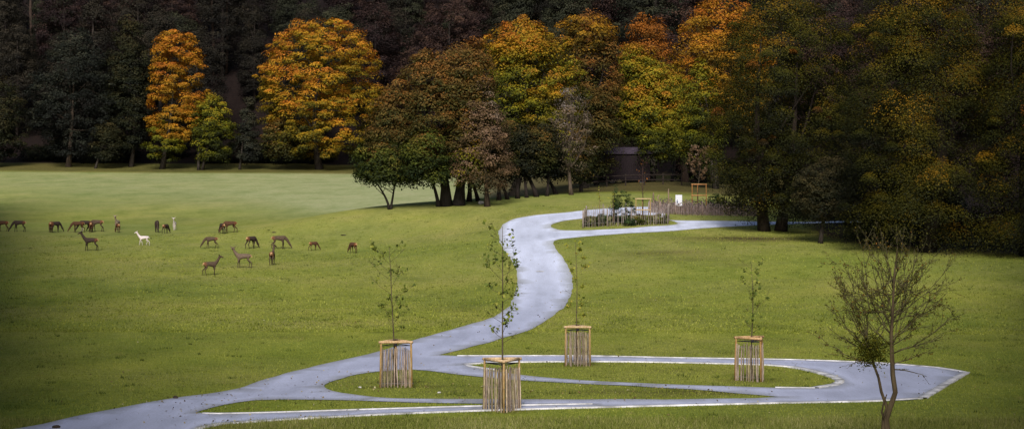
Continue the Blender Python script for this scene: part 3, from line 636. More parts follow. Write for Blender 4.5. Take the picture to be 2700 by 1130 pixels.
def guard(label, X, Y, Z, rot, side=1.15, H=1.75, paleH=1.5, seed=1, pales=9, two_rails=False, rail_col=(1,1,1), taper=.10, strap=True, lowrail=None):
    """three posts in a triangle, round top rails, cleft pales wired round them"""
    root = empty('tree_guard', (X,Y,Z), rot); tag(root, label, 'tree guard', 'tree guards'); r = np.random.default_rng(seed)
    R_ = side/math.sqrt(3); cor = [np.array([R_*math.cos(a), R_*math.sin(a)]) for a in (-math.pi/2, math.pi/6, 5*math.pi/6)]
    post_b = [c*(1+taper) for c in cor]
    for c, b in zip(cor, post_b):
        mb = MB(); k = (.62*rail_col[0],.58*rail_col[1],.42*rail_col[2])
        mb.tube([(b[0],b[1],-.15),((b[0]+c[0])/2+r.normal()*.008,(b[1]+c[1])/2,H*.5),(c[0],c[1],H-.03)], [.043,.041,.039], 10, k); mb.build('post', M['timber'], root, True)
    def ring(z, name):
        for i in range(3):
            a, b = cor[i], cor[(i+1)%3]; d = (b-a)/np.linalg.norm(b-a); mb = MB()
            zz = z+(.008 if i == 1 else 0)
            mb.tube([(*(a-d*.09),zz),(*((a+b)/2),zz+.004),(*(b+d*.07),zz)], [.05,.052,.048], 10, rail_col); mb.build(name, M['timber'], root, True)
    ring(H, 'top_rail')
    if two_rails: ring(lowrail or H*.45, 'lower_rail')
    if strap:
        mb = MB(); z = H-.13; S = []
        pts = [*cor]
        for i in range(3):
            a, b = pts[i]*.97, np.array([0,0])
            mb.tube([(a[0],a[1],z),(a[0]*.5,a[1]*.5,z-.01),(a[0]*.06,a[1]*.06,z-.015)], .014, 6)
        for i in range(3):
            a, b = pts[i]*1.0, pts[(i+1)%3]*1.0; mb.tube([(a[0],a[1],z+.0),(b[0],b[1],z+.0)], .012, 6)
        mb.tube([(0,0,z-.05),(0,0,z+.05)], .05, 10); mb.build('strap', M['strap'], root, True)
    if pales:
        mb = MB()
        for i in range(3):
            a, b = cor[i], cor[(i+1)%3]; d = (b-a)/side; o = np.array([d[1],-d[0]])*.05
            for k in range(pales):
                s = (k+.5+r.uniform(-.22,.22))/pales; t_ = a+(b-a)*s+o; bb = post_b[i]+(post_b[(i+1)%3]-post_b[i])*(s+r.uniform(-.03,.03))+o
                h = paleH*r.uniform(.95,1.03); cc = r.uniform(.75,1.75); w = r.uniform(.015,.026); col = (cc*1.0,cc*r.uniform(.90,1.0),cc*r.uniform(.72,1.0))
                mid = (t_+bb)/2+r.normal(size=2)*.012
                mb.tube([(*bb,-.04),(*mid,h*.5),(*t_,h-.05),(*(t_+r.normal(size=2)*.004),h)], [w,w*1.05,w*.9,w*.35], 5, col)
        mb.build('paling', M['pale_wood'], root); 
        for z in (.16, .8, paleH-.12):
            f = (1+taper*(1-z/H))*1.1; wm = MB(); wm.tube([(*(cor[i%3]*f),z) for i in range(4)], .004, 4); wm.build('wire', M['wire'], root)
    return root
gl = [  # guard centre px, py (photo pixels, mid of the foot), rotation, labels, height, sapling top row, ...
 (1325,1083,R(4),'nearest paling guard in the centre, one corner post facing the viewer','young tree in the nearest guard, its leafy tip reaching the pale road',R(0),567,22,.95),
 (1043,1020,R(64),'paling guard beside the road left of the nearest guard','young tree in the left guard with spreading lower twigs',0,618,19,1.0),
 (1524,964,R(58),'paling guard on the island right of the nearest guard, smallest of the four','thin young tree in the small guard right of centre',0,598,14,.62),
 (1987,1004,R(20),'paling guard near the right end of the kerbed island','young tree in the guard near the right end of the island',0,655,15,.72)]
for i, (px, py, rot, gl_, sl_, _, top, nbr, spr) in enumerate(gl):
    X, Y, Z = gp([px],[py])[0]; Y += .25; Z = t1(X,Y)
    sc_ = [1.0,1.0,.98,1.0][i]
    guard(gl_, X, Y, Z, rot, side=[1.18,1.14,1.02,1.12][i], H=[1.72,1.72,1.66,1.68][i], paleH=[1.48,1.48,1.46,1.44][i], seed=60+i, pales=[11,10,9,10][i], taper=[.06,.05,.04,.06][i], rail_col=[(1.1,1.1,1.15),(1.05,1,.98),(1,1,.98),(.95,.85,.75)][i])
    H = ZC-(top*K-YH)/F*Y-Z
    sapling(sl_, X, Y, Z, H, spr, 70+i, 'sap' if i in (0,1,3) else 'sapy', nbr=nbr, leaves=[320,290,170,190][i], z_first=[.36,.37,.36,.40][i], lean=[.0,-.25,-.1,-.05][i], lsize=.125, r0=[.034,.032,.024,.027][i])
# two rail-only guards by the far road
Xa, Ya, Za = gp([1695],[583])[0]
guard('open rail guard with two pale rails inside the small paling enclosure', Xa, Ya, Za, R(60), side=1.3, H=ZC-(524-YH)/F*Ya-Za, seed=80, pales=0, two_rails=True, lowrail=ZC-(553-YH)/F*Ya-Za, rail_col=(1.1,1.15,1.1), taper=.02, strap=True)
sapling('bare young tree with reddish twigs inside the small paling enclosure', Xa, Ya, Za, ZC-(400*K-YH)/F*Ya-Za, .8, 81, 'rust', nbr=18, leaves=36, z_first=.42, r0=.05, lsize=.14, upright=1.4, barkc=(1.5,1.0,1.1))
Xb, Yb, Zb = gp([1842],[556])[0]
guard('taller open rail guard with orange rails behind the long wattle fence', Xb, Yb, Zb, R(62), side=1.35, H=ZC-(486-YH)/F*Yb-Zb, seed=82, pales=0, two_rails=True, lowrail=ZC-(515-YH)/F*Yb-Zb, rail_col=(1.05,.72,.5), taper=.02, strap=False)
sapling('leafy brown young tree in the orange railed guard', Xb, Yb, Zb, ZC-(375*K-YH)/F*Yb-Zb, 1.05, 83, 'dying', nbr=28, leaves=900, z_first=.48, r0=.05, lsize=.22, upright=.9)

# ---------------------------------------------------------------- paling fences
def paling_fence(label, path, h, seed, spacing=.085, post_every=2.4, mess=.1, col=(1,1,1), group=None, closed=False, name='paling_fence', hj=.08, posth=.12):
    P = np.array(path, float)
    if closed: P = np.concatenate([P, P[:1]])
    seg = np.linalg.norm(np.diff(P,axis=0),axis=1); cum = np.concatenate([[0],np.cumsum(seg)])
    at = lambda s: np.array([np.interp(s,cum,P[:,0]),np.interp(s,cum,P[:,1])])
    o = at(0); root = empty(name, (o[0],o[1],t1(*o))); tag(root, label, 'fence', group); r = np.random.default_rng(seed)
    z0 = t1(*o); mb = MB(); n = int(cum[-1]/spacing)
    ss = (np.arange(n)+r.uniform(-.3,.3,n))*spacing; ss = np.clip(ss,0,cum[-1])
    XY = np.array([at(s) for s in ss]); ZZ = T(XY[:,0],XY[:,1])-z0
    for k in range(n):
        x, y = XY[k]-o; z = ZZ[k]; hh = h*r.uniform(1-hj,1+hj*.6); w = r.uniform(.012,.024); cc = r.uniform(.6,1.15); l = r.normal(size=2)*.03*h*mess*3
        mb.tube([(x,y,z-.04),(x+l[0],y+l[1],z+hh-.06),(x+l[0],y+l[1],z+hh)], [w,w,w*.4], 4, tuple(c*cc for c in col))
    mb.build('pales', M['pale_wood'], root)
    for zf in (.25,.8):
        wm = MB()
        st = max(1,int(.8/spacing)); idx = list(range(0,n,st)); wm.tube([(XY[k][0]-o[0],XY[k][1]-o[1],ZZ[k]+h*zf) for k in idx], .006, 4)
        wm.build('wire', M['wire'], root)
    s = 0.0
    while s <= cum[-1]-.2:
        p = at(s); z = t1(*p)-z0; pm = MB(); cc = r.uniform(.6,.95)
        pm.tube([(p[0]-o[0],p[1]-o[1],z-.1),(p[0]-o[0]+r.normal()*.02,p[1]-o[1],z+h+posth)], [.055,.048], 8, tuple(cc*c for c in col)); pm.build('post', M['pale_wood'], root, True); s += post_every
    return root
enc = gp([1537,1760,1764,1720,1640,1548],[601,592,581,577,580,586])[:, :2]
paling_fence('low grey paling fence ringing the small planted island', enc, 1.45, 91, spacing=.2, post_every=2.3, closed=True, col=(1.35,1.35,1.45), hj=.12)
lf = gp([1712,1806,1917,2012],[561,567,569,571])[:, :2]
lfb = np.concatenate([lf[::-1], gp([1716],[549])[:, :2]])
lback = lf[-1]+np.array([2.0,7.5]); 
paling_fence('long mauve grey wattle fence in front of the dry planting', np.array(lf), 1.08, 92, spacing=.085, post_every=2.6, mess=.25, col=(1.25,1.1,1.15), hj=.2)
# standing posts
for i, (px, yt, yb, r_, lab, cc) in enumerate([(1764,497,560,.075,'tallest upright timber post behind the long wattle fence',.9),(1724,507,560,.09,'thick upright timber post at the left end of the wattle fence',.65),(1738,513,560,.07,'short bent timber post beside the thick post',1.0),(1808,526,562,.05,'thin stake just right of the white sign',.8)]):
    X, Y, Z = gp([px],[yb])[0]; Y += .5; Z = t1(X,Y); h = ZC-(yt-YH)/F*Y-Z; mb = MB(); k = .12 if i == 2 else .02
    mb.tube([(0,0,-.1),(k,0,h*.5),(-k,0,h*.85),(k*.6,0,h)], [r_,r_*.95,r_*.85,r_*.5], 9, (cc,cc*.85,cc*.72))
    o = mb.build('timber_post', M['pale_wood'], None, True); o.location = (X,Y,Z); tag(o, lab, 'post')
# white sign
X, Y, Z = gp([1792],[560])[0]; Y += .9; Z = t1(X,Y); s_ = Y/F
root = empty('notice_board', (X,Y,Z)); tag(root, 'white notice board with a small dark figure on it behind the wattle fence', 'sign')
zc = ZC-(528-YH)*s_-Z; pw, phh = 17.5*s_, 29*s_
mb = MB(); mb.box(0,0,zc,pw,.03,phh); pb = mb.build('panel', M['sign_white'], root)
mb = MB(); x0 = -4.5*s_; z0 = zc-3.5*s_
mb.box(x0,-.018,z0,2.4*s_,.004,6*s_); mb.box(x0+.3*s_,-.018,z0+4.3*s_,1.8*s_,.004,2.2*s_); mb.box(x0+1.9*s_,-.0185,z0-.8*s_,1.2*s_,.004,3*s_)
mb.box(x0-.7*s_,-.0178,z0-4*s_,.9*s_,.004,3*s_); mb.box(x0+.9*s_,-.0178,z0-4*s_,.9*s_,.004,3*s_)
mb.build('printed_figure', M['sign_ink'], root)
for sx in (-1,1):
    mb = MB(); mb.box(sx*pw*.35,.04,zc*.5+phh*.2,.05,.05,zc+phh*.4); mb.build('post', M['dark_timber'], root)

# planting inside the enclosures
PAL['mauve'] = [lin(62,56,44), lin(98,86,80), lin(128,112,112), lin(150,134,136)]
PAL['fir'] = [lin(20,32,20), lin(38,54,30), lin(58,76,40), lin(92,104,52)]
pl = [('conifer','dark green young conifer with layered branches, left of the taller bush in the enclosure',1623,586,1.3,3.4,'fir','cone',.35,60),
      ('evergreen_bush','tall bushy dark green shrub in the middle of the small enclosure',1645,588,2.2,3.0,'fir','egg',.5,130),
      ('evergreen_bush','low green shrub at the left end of the small enclosure',1560,596,1.8,1.0,'green','dome',.4,50),
      ('evergreen_bush','low bluish shrub left of the middle in the enclosure',1590,594,1.6,1.1,'fir','dome',.5,46),
      ('evergreen_bush','small green shrub below the open rail guard',1683,592,1.7,1.0,'green','dome',.5,46),
      ('evergreen_bush','pale green low shrub at the right end of the enclosure',1735,588,1.9,.9,'green','dome',.6,46),
      ('evergreen_bush','tiny dark shrub in front of the middle post of the enclosure',1660,595,1.3,.7,'fir','dome',.4,36)]
for i, (nm, lab, px, py, w, h, pal, prof, bq, nb) in enumerate(pl):
    bush(nm, lab, px, py, w, h, pal, 400+i, base_q=bq, leaf=.13, nb=nb, nl=30, prof=prof, br=.22)
for i, (px, top, lab) in enumerate([(1581,490,'thin staked sapling at the left of the enclosure'),(1617,508,'thin staked sapling behind the dark conifer')]):
    X, Y, Z = gp([px],[590])[0]; sapling(lab, X, Y, Z, ZC-(top-YH)/F*Y-Z, .35, 420+i, 'sapy', nbr=8, leaves=36, z_first=.55, r0=.03, lsize=.14, barkc=(4,3.2,2.2))
for i, (px, py, w, h, pal, lab) in enumerate([(1885,556,1.6,1.7,'fir','rounded dark shrub left of two in the dry planting'),(1903,558,1.2,1.5,'green','small green shrub in the dry planting beside the dark one'),(1948,558,1.7,1.5,'bluegreen','dull green shrub at the right of the dry planting')]):
    bush('evergreen_bush', lab, px, py, w, h, pal, 430+i, base_q=.4, leaf=.16, nb=46, nl=30, br=.25)
def cover(name, label, poly, n, h, pal, seed, leaf=.2):
    r = np.random.default_rng(seed); a, b = poly.min(0), poly.max(0); P = r.uniform(a, b, (n*4,2)); P = P[inside(P, poly)][:n]
    z = T(P[:,0],P[:,1])+r.uniform(0,1,len(P))**1.3*h*(.6+.4*np.sin(P[:,0]*1.7+P[:,1]*2.3))
    V, Fq, C = leaf_arrays(np.column_stack([P,z]), unit(r.normal(size=(len(P),3))*np.array([1,1,.5])+np.array([0,-.3,.1])), leaf*r.uniform(.5,1.5,len(P)), grad(PAL[pal], r.normal(.5,.25,len(P))), r, .4)
    o = link(bpy.data.objects.new(name, np_mesh(name, V, Fq, C, False, M['leaf']))); tag(o, label, 'plants', kind='stuff')
back = np.array([lf[-1]+[1.5,6], lf[2]+[1,8.5], lf[1]+[1,9], lf[0]+[.5,6.5]])
cover('dry_planting','dry mauve plants massed behind the long wattle fence', np.concatenate([lf+[0,.3], back]), 6500, 1.05, 'mauve', 95, .22)
cover('low_planting','low green ground plants inside the small paling ring', enc, 1100, .45, 'green', 96, .16)

# ---------------------------------------------------------------- hut on wheels and rail fence
X, Y, Z = gp([1650],[482])[0]; Y = 234.0; X = (1650-CX)/F*Y; Z = t1(X,Y); s_ = Y/F
root = empty('wheeled_hut', (X,Y,Z)); tag(root, 'dark boarded hut on wheels with a purplish roof under the trees', 'hut')
zt = lambda py: ZC-(py-YH)*s_-Z
x0, x1 = (1593-1650)*s_, (1712-1650)*s_; zb, ze, zr = zt(470), zt(405), zt(388); wd = 2.6
mb = MB(); nbd = 22
for k in range(nbd):
    w = (x1-x0)/nbd; mb.box(x0+w*(k+.5),-wd/2+(.012 if k%2 else 0),(zb+ze)/2,w*.985,.05,ze-zb)
mb.box((x0+x1)/2,wd/2,(zb+ze)/2,x1-x0,.05,ze-zb)
for xx in (x0,x1): mb.box(xx,0,(zb+ze)/2,.05,wd-.06,ze-zb)
mb.box((x0+x1)/2,0,zb-.06,x1-x0,wd,.12); mb.build('wall', M['hut_board'], root)
mb = MB(); e = .25; i_ = .55
v = [(x0-e,-wd/2-e,ze),(x1+e,-wd/2-e,ze),(x1+e,wd/2+e,ze),(x0-e,wd/2+e,ze),(x0+i_,-.15,zr),(x1-i_,-.15,zr),(x1-i_,.15,zr),(x0+i_,.15,zr),
     (x0-e,-wd/2-e,ze-.08),(x1+e,-wd/2-e,ze-.08),(x1+e,wd/2+e,ze-.08),(x0-e,wd/2+e,ze-.08)]
mb.add(v, [(0,1,5,4),(1,2,6,5),(2,3,7,6),(3,0,4,7),(4,5,6,7),(8,9,1,0),(9,10,2,1),(10,11,3,2),(11,8,0,3),(11,10,9,8)]); mb.build('roof', M['hut_roof'], root)
mb = MB(); mb.box(x0+.05,-wd/2-.035,(zb+ze)/2,.07,.04,ze-zb,c=(1,1,1)); mb.build('corner_trim', M['dark_timber'], root)
for wx in (x0+.9, x1-1.0):
    for wy in (-wd/2+.1, wd/2-.1):
        mb = MB(); r_ = .42; n = 20
        ring = [(wx+r_*math.cos(2*math.pi*k/n), wy, .42+r_*math.sin(2*math.pi*k/n)) for k in range(n+1)]
        mb.tube(ring, .05, 6, cap=False)
        for k in range(8): mb.tube([(wx,wy,.42),(wx+r_*math.cos(math.pi*k/4),wy,.42+r_*math.sin(math.pi*k/4))], .022, 5)
        mb.tube([(wx,wy-.1,.42),(wx,wy+.1,.42)], .09, 10); mb.build('wheel', M['iron'], root)
for wx in (x0+.9, x1-1.0):
    mb = MB(); mb.tube([(wx,-wd/2,.42),(wx,wd/2,.42)], .045, 8); mb.box(wx,0,(zb+.42)/2,.16,wd*.6,max(zb-.42,.1)); mb.build('axle', M['iron'], root)
# post and rail fence
fx = [1505,1552,1600,1650,1700,1750,1800]; fy = [486,483,480,479,478.5,479,480]
FP = np.array([((a-CX)/F*226.0, 225.5+i*.3) for i, a in enumerate(fx)])
o = FP[0]; z0 = t1(*o); root = empty('rail_fence', (o[0],o[1],z0)); tag(root, 'dark two rail timber fence in front of the wheeled hut', 'fence')
for p in FP:
    mb = MB(); z = t1(*p)-z0; mb.box(p[0]-o[0],p[1]-o[1],z+.65,.13,.13,1.5); mb.build('post', M['dark_timber'], root)
for zz in (.62,1.2):
    mb = MB(); mb.tube([(p[0]-o[0],p[1]-o[1]-.09,t1(*p)-z0+zz+random.uniform(-.05,.05)) for p in FP], .055, 6, (1,1,1)); mb.build('rail', M['dark_timber'], root)

# ---------------------------------------------------------------- foreground bare tree
def bare_tree():
    X, Y = (2226*K-CX)/F*52.0, 52.0; Z = t1(X,Y)
    root = empty('bare_tree', (X,Y,Z)); tag(root, 'nearly leafless tree with twisted double stem in the right foreground', 'tree')
    r = np.random.default_rng(41); s = Y/F
    W = lambda px, py, dy=0.: np.array([(px*K-CX)*s-X+0*dy, dy, ZC-(py*K-YH)*s-Z])
    mb = MB()
    mb.tube([W(2222,1172),W(2225,1080),W(2226,1050),W(2232,1025),W(2219,985,.1),W(2212,950,.1),W(2200,915,.15),W(2192,880,.2),W(2180,850,.25)], [.11,.095,.085,.05,.042,.036,.034,.032,.025], 9, (2.0,1.8,1.2))
    mb.tube([W(2232,1172,.05),W(2232,1080,-.05),W(2228,1052,-.1),W(2240,1015,-.12),W(2251,985,-.08),W(2245,940,-.05),W(2244,890,0),W(2242,840,0),W(2246,780,0),W(2249,700,0),W(2258,620,0)], [.09,.085,.075,.075,.07,.068,.062,.05,.04,.028,.014], 9, (2.1,1.9,1.3))
    mb.tube([W(2226,1060,-.1),W(2216,1035,-.12),W(2222,1010,-.08),W(2230,990,-.05)], [.03,.028,.024,.015], 6, (1.6,1.4,1.0))
    mb.build('trunk', M['bark'], root, True)
    bm_ = MB(); twigs = []
    def branch(a, b, rad, depth, up=.35):
        a, b = np.array(a), np.array(b); L_ = np.linalg.norm(b-a); n = 7
        c = a+(b-a)*.5+np.array([0,0,-up*.3*L_*(1 if depth == 0 else .4)])+r.normal(size=3)*L_*.04; wob = r.normal(size=(n+1,3))*L_*.012
        pts = []
        for i in range(n+1):
            t = i/n; pts.append((1-t)**2*a+2*t*(1-t)*c+t*t*b+(wob[i] if 0 < i < n else 0))
        bm_.tube(pts, [rad*(1-.82*i/n)+.0022 for i in range(n+1)], 5 if depth == 0 else 4, (2.3,2.4,1.5))
        twigs.append((pts, depth))
        if depth < 3:
            for k in range([9,4,2][depth]):
                i = int(r.integers(1 if depth else 2, n+1)); t = pts[i]; d = unit((pts[min(i+1,n)]-pts[max(i-1,0)]))
                e = unit(d+r.normal(size=3)*.36+np.array([0,0,.04])); branch(t, t+e*L_*r.uniform(.14,.30)*(1.2 if depth else 1), rad*.42*(1.15-.1*i), depth+1)
    tips = [(2082,832,2200,915),(2096,800,2192,880),(2092,752,2192,880),(2118,700,2180,850),(2140,672,2192,880),(2160,640,2242,840),(2172,590,2180,850),(2196,612,2243,840),(2190,566,2246,800),(2222,560,2246,780),(2236,580,2249,720),
            (2252,548,2250,700),(2282,566,2249,720),(2310,600,2246,780),(2345,596,2246,800),(2372,628,2246,800),(2384,690,2244,860),(2392,748,2244,890),(2388,812,2244,890),(2352,850,2245,915),(2320,700,2246,790),(2290,650,2247,750),(2270,600,2249,700),
            (2120,868,2200,915),(2150,760,2180,850),(2205,690,2243,830),(2310,790,2244,870),(2345,740,2244,850),(2215,640,2246,780),(2130,790,2192,880)]
    for k in range(34):
        th = r.uniform(0, math.pi); u = r.uniform(.55,1.0); o_ = [(2246,780),(2246,810),(2243,840),(2249,740),(2192,880),(2180,850),(2244,870),(2250,700)][k%8]
        tips.append((2236+155*u*math.cos(th), 790-235*u*math.sin(th)**.8, *o_))
    for k, (tx, ty, ox, oy) in enumerate(tips):
        b = W(tx, ty+26+max(0,(700-ty))*.12, r.uniform(-.9,.9)); branch(W(ox, oy, 0.05), b, .016 if k < 30 else .011, 0)
    branch(W(2246,928), W(2328,945,-.2), .016, 1, -.5)
    bm_.build('branches', M['bark'], root, True)
    pts = []
    for (p, dp) in twigs:
        if dp >= 1:
            for _ in range(3 if dp < 3 else 2):
                if r.uniform() < .2: pts.append(p[r.integers(1,len(p))]+r.normal(size=3)*.025)
    pts = np.array(pts)
    V, Fq, C = leaf_arrays(pts, unit(r.normal(size=pts.shape)), .055*r.uniform(.6,1.4,len(pts)), grad([lin(50,50,20),lin(84,84,30),lin(110,96,36),lin(130,80,30)], r.normal(.4,.25,len(pts))), r, .6)
    link(bpy.data.objects.new('leaves', np_mesh('leaves', V, Fq, C, False, M['leaf'])), root)
    c0 = W(2188,880,.1); N_ = 2600
    cl = np.array([W(2178,880,.1),W(2200,890,0),W(2195,858,.2),W(2212,868,-.1),W(2180,900,.1),W(2300,815,.1),W(2262,735,0),W(2222,905,0)]); ii = r.choice(8, N_, p=[.24,.22,.18,.13,.12,.04,.03,.04])
    P = cl[ii]+r.normal(size=(N_,3))*np.where(ii > 4, .08, .15)[:,None]
    V, Fq, C = leaf_arrays(P, unit(r.normal(size=P.shape)), .07*r.uniform(.6,1.4,N_), grad([lin(40,44,14),lin(76,78,20),lin(108,104,30)], r.normal(.45,.3,N_)), r, .45)
    link(bpy.data.objects.new('leaf_clump', np_mesh('leaf_clump', V, Fq, C, False, M['leaf'])), root)
bare_tree()
# ---------------------------------------------------------------- deer
def deer_mesh(pose, coat, seed, head_turn=0.0, stride=.08, antlers=False, neck_side=0.0):
    r = random.Random(seed); V, E, Rr = [], [], []
    def add(p, rad, par=None):
        V.append(Vector(p)); Rr.append(rad if isinstance(rad, tuple) else (rad, rad))
        if par is not None: E.append((par, len(V)-1))
        return len(V)-1
    pel = add((-.42,0,.98), (.15,.19)); rump = add((-.60,0,.97), (.12,.15), pel); tl = add((-.68,0,.93), .03, rump); add((-.72,0,.80), .022, tl)
    mid = add((-.10,0,.94), (.17,.19), pel); ch = add((.22,0,.92), (.165,.21), mid); sh = add((.42,0,.97), (.125,.17), ch)
    if pose == 'graze':
        ns = neck_side
        n1 = add((.62,ns*.3,.80), (.095,.13), sh); n2 = add((.78,ns*.7,.54), (.082,.10), n1); pl_ = add((.88,ns,.34), .09, n2)
        br = add((.95,ns*1.05,.28), (.062,.068), pl_); mz = add((1.02,ns*1.1,.13), .042, br); add((1.04,ns*1.12,.06), .033, mz); hd = Vector((.90,ns,.36)); fwd = Vector((.4,0,-1)).normalized()
        ears = [((-.02,s*.07,.04),(-.05,s*.17,.08),(-.06,s*.23,.08)) for s in (-1,1)]
        par = pl_
        for e in ears:
            a = add(hd+Vector(e[0]), .028, par); b = add(hd+Vector(e[1]), (.036,.02), a); add(hd+Vector(e[2]), .01, b)
    else:
        n1 = add((.57,0,1.17), (.095,.14), sh); n2 = add((.68,0,1.36), (.078,.10), n1); pl_ = add((.74,0,1.52), .092, n2); hd = Vector((.76,0,1.53))
        rot = Matrix.Rotation(head_turn, 3, 'Z')
        f = lambda x, y, z: hd+rot @ Vector((x,y,z))
        br = add(f(.10,0,.0), (.075,.08), pl_); mz = add(f(.25,0,-.06), .052, br); add(f(.33,0,-.09), .038, mz)
        for s in (-1,1):
            a = add(f(-.02,s*.08,.06), .034, pl_); b = add(f(-.04,s*.20,.13), (.055,.028), a); add(f(-.05,s*.29,.16), .012, b)
    for s, k in ((-1,1),(1,-1)):
        d = stride*k*r.uniform(.6,1.2)
        hp = add((-.47,s*.10,.80), (.10,.13), pel); kn = add((-.36+d*.4,s*.115,.66), (.07,.085), hp); hk = add((-.60+d,s*.11,.42), (.036,.044), kn); ft = add((-.56+d*1.5,s*.11,.12), .027, hk); add((-.53+d*1.6,s*.11,.0), (.034,.03), ft)
        d = -stride*k*r.uniform(.6,1.2)
        el = add((.29,s*.10,.70), (.07,.10), ch); fk = add((.30+d*.6,s*.105,.38), (.036,.04), el); ff = add((.29+d,s*.105,.11), .026, fk); add((.32+d*1.1,s*.105,.0), (.034,.03), ff)
    me = bpy.data.meshes.new('body'); me.from_pydata(V, E, []); me.update()
    ob = bpy.data.objects.new('tmp', me); COL.objects.link(ob)
    md = ob.modifiers.new('s', 'SKIN'); md.use_smooth_shade = True
    sv = me.skin_vertices[0].data
    for i, q in enumerate(Rr): sv[i].radius = q; sv[i].use_root = (i == 0)
    ob.modifiers.new('u', 'SUBSURF').levels = 1
    dg = bpy.context.evaluated_depsgraph_get(); out = bpy.data.meshes.new_from_object(ob.evaluated_get(dg))
    bpy.data.objects.remove(ob); bpy.data.meshes.remove(me)
    n = len(out.vertices); co = np.empty(n*3); out.vertices.foreach_get('co', co); co = co.reshape(n,3)
    base = {'dark':lin(62,52,48),'brown':lin(82,69,58),'red':lin(84,60,46),'grey':lin(104,90,78),'white':lin(208,198,200),'pale':lin(150,135,120)}[coat]
    c = np.tile(np.array(base), (n,1)); rg = np.random.default_rng(seed)
    x, y, z = co.T
    if coat != 'white':
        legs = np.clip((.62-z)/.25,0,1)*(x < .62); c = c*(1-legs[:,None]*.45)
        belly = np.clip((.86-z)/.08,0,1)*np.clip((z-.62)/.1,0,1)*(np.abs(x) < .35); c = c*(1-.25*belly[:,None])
        rp = np.clip((-.60-x)/.05,0,1)*np.clip((z-.72)/.08,0,1)*np.clip((1.12-z)/.05,0,1); c = c*(1-rp[:,None])+np.array(lin(180,146,108))*rp[:,None]
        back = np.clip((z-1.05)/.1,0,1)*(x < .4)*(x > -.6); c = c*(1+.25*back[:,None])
        if coat in ('red','dark','brown'): rr_ = np.clip((-.35-x)/.15,0,1)*(1-rp)*np.clip((z-.65)/.2,0,1)*.42; c = c*(1-rr_[:,None])+np.array(lin(142,84,46))*rr_[:,None]
    else:
        c *= np.where(z < .25, .85, 1.0)[:,None]
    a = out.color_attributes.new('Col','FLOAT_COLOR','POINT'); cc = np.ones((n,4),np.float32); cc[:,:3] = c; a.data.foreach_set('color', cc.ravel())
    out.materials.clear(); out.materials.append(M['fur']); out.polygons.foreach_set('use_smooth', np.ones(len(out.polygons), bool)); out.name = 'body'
    return out, hd
# x, y of the feet (photo pixels), heading (0 faces right, 180 left, 90 away, -90 towards us), pose, coat, scale, label
DEER = [
 (6,610,178,'graze','red',1.0,0,'reddish deer cut off by the left photo edge',{}),
 (50,611,180,'graze','dark',1.05,0,'dark grazing deer second from the left edge, facing left',{}),
 (135,612,95,'graze','red',1.0,0,'reddish deer seen from behind, left one of a touching pair',dict(neck_side=.1)),
 (147,612,52,'graze','dark',1.0,0,'dark deer grazing to the right, right one of the touching pair',{}),
 (205,612,205,'graze','red',1.0,0,'orange brown deer at the left of the tight grazing group',{}),
 (224,611,218,'graze','dark',1.05,0,'dark deer with lowered head in the middle of the tight group',{}),
 (240,612,100,'graze','red',.95,0,'reddish deer seen from behind inside the tight group',dict(neck_side=.12)),
 (255,610,172,'graze','brown',1.08,0,'long dark deer with pale rump at the right of the tight group',{}),
 (309,606,-95,'stand','pale',.95,0,'pale faced deer with raised head behind a smaller one',{}),
 (310,613,118,'graze','red',.85,0,'small reddish deer with white rump grazing before the pale faced one',{}),
 (414,612,-75,'graze','dark',1.1,0,'large dark deer grazing towards the viewer',{}),
 (437,615,70,'graze','dark',.85,0,'smaller dark deer with pale rump beside the large one',{}),
 (460,606,-88,'stand','white',.80,0,'whitish fawn facing the viewer at the right of the dark pair',{}),
 (238,661,180,'stand','dark',1.05,.1,'dark standing deer with short antlers alone before the tight group',dict(antlers=True)),
 (378,646,180,'stand','white',.78,.3,'white deer walking left in the middle of the herd',dict(stride=.17)),
 (586,616,120,'graze','dark',.92,0,'dark deer with pale rump grazing left beside the bright red one',{}),
 (606,614,205,'graze','red',1.05,0,'bright red brown deer standing behind another at the back of the herd',{}),
 (556,654,185,'graze','brown',.93,0,'grazing brown deer facing left before the red one',{}),
 (663,655,55,'graze','dark',1.0,0,'dark deer with pale rump grazing rightwards and away',{}),
 (737,656,4,'graze','brown',1.08,0,'large brown deer grazing in profile facing right',{}),
 (827,660,40,'graze','red',.72,0,'small reddish calf grazing right of the large profile deer',{}),
 (931,667,128,'graze','red',.85,0,'rightmost deer of the herd, reddish and grazing left',{}),
 (640,706,180,'stand','grey',1.0,1.35,'grey brown deer in profile with its head turned to the viewer',{}),
 (718,698,88,'stand','brown',.98,-.7,'brown deer seen from behind with raised head',dict(stride=.03)),
 (556,725,28,'stand','brown',.90,-.3,'nearest deer, brown with an upright neck looking right',{}),
]
for i, (px, py, hdg, pose, coat, sc, turn, lab, kw) in enumerate(DEER):
    X, Y, Z = gp([px],[py])[0]
    kw = dict(kw); ant = kw.pop('antlers', False)
    me, hd = deer_mesh(pose, coat, 500+i, turn, **kw)
    root = empty('deer', (X,Y,Z), R(hdg)); root.scale = (sc,)*3; tag(root, lab, 'deer', 'herd of deer on the meadow')
    link(bpy.data.objects.new('body', me), root)
    if ant:
        for s in (-1,1):
            mb = MB(); b = hd+Vector((-.01,s*.045,.07))
            mb.tube([b, b+Vector((-.08,s*.10,.12)), b+Vector((-.10,s*.17,.26)), b+Vector((-.03,s*.19,.38))], [.018,.016,.013,.005], 6)
            mb.tube([b+Vector((-.03,s*.04,.05)), b+Vector((.10,s*.08,.12))], [.012,.004], 5); mb.tube([b+Vector((-.10,s*.16,.24)), b+Vector((-.02,s*.24,.33))], [.011,.004], 5)
            mb.build('antler', M['antler'], root, True)

